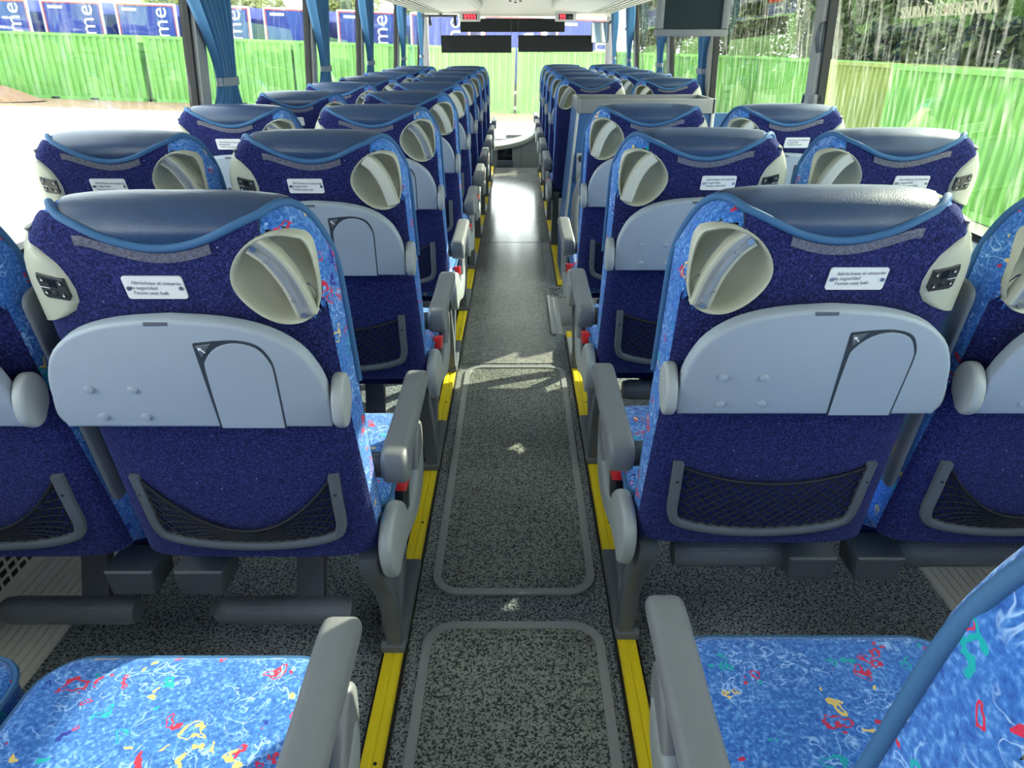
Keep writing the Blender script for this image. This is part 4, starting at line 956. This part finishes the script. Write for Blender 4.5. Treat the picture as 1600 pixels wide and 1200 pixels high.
def steel_paint(name, col, rust):
    m, nt, nn, L, b = nodes(name); tc = N(nt, 'ShaderNodeTexCoord'); mp = N(nt, 'ShaderNodeMapping'); mp.inputs['Scale'].default_value = (1.2, 1.2, 0.35); L.new(tc.outputs['Object'], mp.inputs[0])
    n = N(nt, 'ShaderNodeTexNoise'); n.inputs['Scale'].default_value = 2.5; n.inputs['Detail'].default_value = 7; L.new(mp.outputs[0], n.inputs['Vector'])
    r = ramp(nt, [(0.35, tuple(x*0.85 for x in col)), (0.6, col), (0.75, tuple(x*(1-rust)+y*rust for x, y in zip(col, (0.5, 0.42, 0.25))))]); L.new(n.outputs[0], r.inputs[0]); L.new(r.outputs[0], b.inputs['Base Color']); b.inputs['Roughness'].default_value = 0.6; return m
MG = steel_paint('green_container_paint', (0.17, 0.41, 0.09), 0.25); MG2 = steel_paint('dull_container_paint', (0.26, 0.33, 0.09), 0.6)
CH = 2.62
def corr(length, mat):
    P = []; n = int(length/0.28); p = length/n
    for i in range(n):
        x = i*p; P += [(x, 0.0), (x+p*0.36, 0.0), (x+p*0.50, 0.075), (x+p*0.86, 0.075)]
    P.append((length, 0.0))
    V = [(x, y, z) for z in (0.15, CH-0.10) for x, y in P]; k = len(P); F = [(i, i+1, k+i+1, k+i) for i in range(k-1)]
    V2 = [(x, y+0.02, z) for x, y, z in V]; F += [tuple(2*k+q for q in f[::-1]) for f in F]
    return mk('corrugated_wall', V+V2, F, mat, 25)
CM = {}
def container(x, y, rz, length, mat, label, group):
    key = (round(length, 2), mat.name)
    if key not in CM:
        W_ = 2.44; d = {}
        d['wall'] = corr(length-0.30, mat)
        d['post'] = boxm('corner_post', mat, 0, 0.15, 0, 0.15, 0.0, CH)
        d['rail'] = boxm('top_rail', mat, 0, length, 0, 0.08, CH-0.10, CH)
        d['brail'] = boxm('bottom_rail', mat, 0, length, 0, 0.10, 0.02, 0.16)
        d['cast'] = boxm('corner_casting', mat, -0.012, 0.165, -0.012, 0.165, CH-0.12, CH+0.012, 0.004, 1)
        d['roof'] = boxm('roof', mat, 0.05, length-0.05, 0.05, W_-0.05, CH-0.06, CH-0.02)
        d['end'] = boxm('end_wall', mat, 0.03, 0.07, 0.1, W_-0.1, 0.1, CH-0.05)
        d['fork'] = boxm('fork_pocket', M['black'], 0, 0.36, -0.004, 0.02, 0.04, 0.12)
        CM[key] = d
    d = CM[key]; W_ = 2.44
    e = tag(empty('shipping_container', (x, y, gz(x, y)), (0, 0, rz)), label, 'container', group)
    e.rotation_mode = 'XYZ'
    e.matrix_world = Matrix.Translation((x, y, gz(x, y))) @ Matrix.Rotation(TILT, 4, 'Y') @ Matrix.Rotation(rz, 4, 'Z')
    for yy in (0.02, W_-0.09): obj('corrugated_wall', d['wall'], e, (0.15, yy, 0))
    for xx in (0, length-0.15):
        for yy in (0, W_-0.15):
            obj('corner_post', d['post'], e, (xx, yy, 0)); obj('corner_casting', d['cast'], e, (xx, yy, 0)); 
    for yy in (0, W_-0.08): obj('top_rail', d['rail'], e, (0, yy, 0)); obj('bottom_rail', d['brail'], e, (0, yy, 0))
    obj('roof', d['roof'], e); obj('end_wall', d['end'], e); obj('end_wall', d['end'], e, (length-0.10, 0, 0))
    for xx in (length*0.33, length*0.6): obj('fork_pocket', d['fork'], e, (xx, 0, 0))
GR = 'green shipping containers across the yard'
YC = 33.0
for x, ln, m_, lab in ((-28.6, 6.06, MG, 'green container at the far left edge of the row across the yard'), (-22.3, 6.2, MG, 'complete green container in the near left window, left of the first curtain'), (-15.85, 6.2, MG, 'green container seen around the first left curtain'), (-9.55, 3.1, MG, 'short green container between the left front curtains'), (-6.35, 6.2, MG, 'green container seen through the left half of the windscreen'), (-0.05, 6.2, MG, 'green container seen through the right half of the windscreen'), (6.3, 6.2, MG, 'green container at the right end of the row ahead')):
    container(x, YC, 0, ln, m_, lab, GR)
GR2 = 'containers along the right side of the bus'
for x, y, m_, lab in ((8.7, 18.0, MG, 'nearest bright green container outside the right window'), (9.6, 25.0, MG2, 'dull yellowish container beyond the bright green one on the right'), (9.9, 31.6, MG, 'green container outside the glazed door on the right')):
    container(x, y, -math.pi/2, 6.06, m_, lab, GR2)
# blue box trailers behind the containers
MB = steel_paint('blue_trailer_paint', (0.012, 0.035, 0.28), 0.05); MR = plain('red_trailer_edge', (0.5, 0.05, 0.05), 0.5); MWt = plain('white_trailer_trim', (0.75, 0.75, 0.75), 0.5)
TH = 3.95; tw_ = 2.75
tb = boxm('box_body', MB, 0, tw_, 0, 12.0, 1.0, TH)
bm = bmesh.new(); box(bm, 0.05, 0.10, -0.012, 0, 1.0, TH-0.05); box(bm, tw_-0.10, tw_-0.05, -0.012, 0, 1.0, TH-0.05); box(bm, 0.10, tw_-0.10, -0.012, 0, TH-0.10, TH-0.05); tr_edge = bm_mesh('red_edge', bm, MR, 0)
bm = bmesh.new(); box(bm, -0.03, 0.05, -0.02, 0.06, 0.98, TH+0.02); box(bm, tw_-0.05, tw_+0.03, -0.02, 0.06, 0.98, TH+0.02); box(bm, 0.05, tw_-0.05, -0.02, 0.05, TH-0.045, TH+0.03); tr_trim = bm_mesh('corner_trim', bm, MWt, 0)
ttx = text_mesh('lettering', 'prime', 1.05, MWt, 0.004); ttx.transform(Matrix.Translation((tw_-0.42, -0.02, 1.35)) @ Matrix(((1, 0, 0, 0), (0, 0, -1, 0), (0, 1, 0, 0), (0, 0, 0, 1))) @ Matrix.Rotation(R(90), 4, 'Z'))
tsm = boxm('small_sign', MWt, 0.30, 0.95, -0.016, 0, TH-0.32, TH-0.20)
tch = boxm('chassis', M['black'], 0.5, tw_-0.5, 0.2, 11.5, 0.7, 1.0); twh = tube('wheel', M['rubber'], [(0, 0, 0.5), (0.3, 0, 0.5)], 0.5, 16)
TL = ['blue trailer with white lettering at the top left corner of the picture', 'second blue lettered trailer from the left picture edge', 'third blue lettered trailer, cut by the first curtain', 'fourth blue lettered trailer, right of the first left curtain', 'fifth blue lettered trailer, just before the second left curtain', 'sixth blue trailer, between the second and third left curtains', 'seventh blue trailer, between the third and fourth left curtains', 'eighth blue trailer, behind the left windscreen shade', 'ninth blue trailer, behind the gap between the shades', 'tenth blue trailer, behind the right windscreen shade', 'eleventh blue trailer, right of the windscreen shades']
for k, lab in enumerate(TL[:9]):
    x = -25.6+3.42*k; y = 37.0
    e = tag(empty('box_trailer', (0, 0, 0)), lab, 'trailer', 'blue trailers parked side by side'); e.matrix_world = Matrix.Translation((x, y, gz(x))) @ Matrix.Rotation(TILT, 4, 'Y')
    for nm, me in (('box_body', tb), ('red_edge', tr_edge), ('corner_trim', tr_trim), ('lettering', ttx), ('small_sign', tsm), ('chassis', tch)): obj(nm, me, e)
    for xx in (0.15, tw_-0.45):
        for yy in (9.0, 10.2): obj('wheel', twh, e, (xx, yy, 0))
# dirt mound
rows = []
for j in range(9):
    row = []
    for i in range(25):
        a = i/24*2*math.pi; r = j/8; row.append((3.2*r*math.cos(a), 1.3*r*math.sin(a), 0.75*math.cos(r*math.pi/2)*(1+0.25*math.sin(5*a+3*r)*r)))
    rows.append(row)
V = [p for r in rows for p in r]; F = [(j*25+i, j*25+i+1, (j+1)*25+i+1, (j+1)*25+i) for j in range(8) for i in range(24)]
tag(obj('dirt_mound', mk('dirt_mound', V, F, plain('brown_dirt', (0.28, 0.17, 0.10), 0.95, var=0.4, scale=6), 60), None, (-22.8, 31.4, gz(-22.8)-0.02)), 'brown dirt mound at the foot of the left containers', 'mound')
# trees
def leaf_mat(name, c):
    m, nt, nn, L, b = nodes(name); oi = N(nt, 'ShaderNodeTexCoord'); n = N(nt, 'ShaderNodeTexNoise'); n.inputs['Scale'].default_value = 1.5; L.new(oi.outputs['Object'], n.inputs['Vector'])
    L.new(mixc(nt, n.outputs[0], tuple(x*0.6 for x in c), tuple(min(1, x*1.5) for x in c)), b.inputs['Base Color']); b.inputs['Roughness'].default_value = 0.7
    b.inputs['Transmission Weight'].default_value = 0.0; return m
LM = [leaf_mat('yellow_green_leaves', (0.23, 0.27, 0.07)), leaf_mat('dark_green_leaves', (0.075, 0.105, 0.035))]
BARK = plain('bark', (0.12, 0.085, 0.06), 0.9, var=0.3, scale=8)
def crown(rx, rz, n, size, seed, mat):
    rd = random.Random(seed); V = []; F = []
    blobs = [(rd.uniform(-.6, .6)*rx, rd.uniform(-.6, .6)*rx, rd.uniform(-.6, .6)*rz, rd.uniform(.35, .6)) for _ in range(14)]
    for _ in range(n):
        bx_, by_, bz_, br = rd.choice(blobs); d = Vector((rd.gauss(0, 1), rd.gauss(0, 1), rd.gauss(0, 1))).normalized()*rd.uniform(.6, 1)
        c = Vector((bx_+d.x*br*rx, by_+d.y*br*rx, bz_+d.z*br*rz)); a = Vector((rd.gauss(0, 1), rd.gauss(0, 1), rd.gauss(0, 1))).normalized(); b = a.orthogonal().normalized(); q = rd.uniform(.6, 1.2)*size
        o_ = len(V); V += [c+a*q, c+b*q*.5, c-a*q, c-b*q*.5]; F.append((o_, o_+1, o_+2, o_+3))
    return mk('leaves', V, F, mat, 0)
def tree(x, y, h, rx, rz, mi, label, group, seed, n=5000):
    e = tag(empty('tree', (x, y, gz(x))), label, 'tree', group)
    obj('trunk', tube('trunk', BARK, [(0, 0, 0), (0.1, 0.05, h*0.3), (-0.05, 0.1, h*0.6), (0.1, 0, h*0.85)], [0.28, 0.22, 0.15, 0.05], 8), e)
    o = obj('leaves', crown(rx, rz, n, 0.10+0.03*rx, seed, LM[mi]), e, (0, 0, h*(0.66 if mi == 0 else 0.52))); o['kind'] = 'stuff'
for i, (x, h, lab) in enumerate(((-24, 5.6, 'yellow green tree above the leftmost trailers'), (-18.5, 5.3, 'yellow green tree behind the trailers, left of the first curtain'), (-13.2, 7.0, 'yellow green tree behind the trailers right of the first left curtain'), (-9.0, 7.6, 'tall yellow green tree seen between the second and third left curtains'), (-4.5, 7.2, 'yellow green tree behind the trailers ahead'))):
    tree(x*1.45, 56+4*(i % 2), h*1.12, 2.6, 1.9, 0, lab, 'trees behind the trailers', 10+i)
ordn = ['nearest', 'second', 'third', 'fourth', 'fifth', 'sixth', 'seventh', 'eighth']
for i, (x, y, h) in enumerate(((15.4, 11.5, 8.0), (15.6, 18.0, 8.4), (15.8, 24.6, 8.6), (16.0, 31.2, 9.0), (16.2, 38.0, 9.4), (13.2, 45.0, 9.8), (10.0, 50.5, 9.6), (20.5, 50.0, 10.5))):
    tree(x, y, h, 3.1, 4.0, 1, 'dark bushy tree outside the right windows, %s of the row counted from the camera' % ordn[i], 'dark trees on the right', 30+i, 11000)
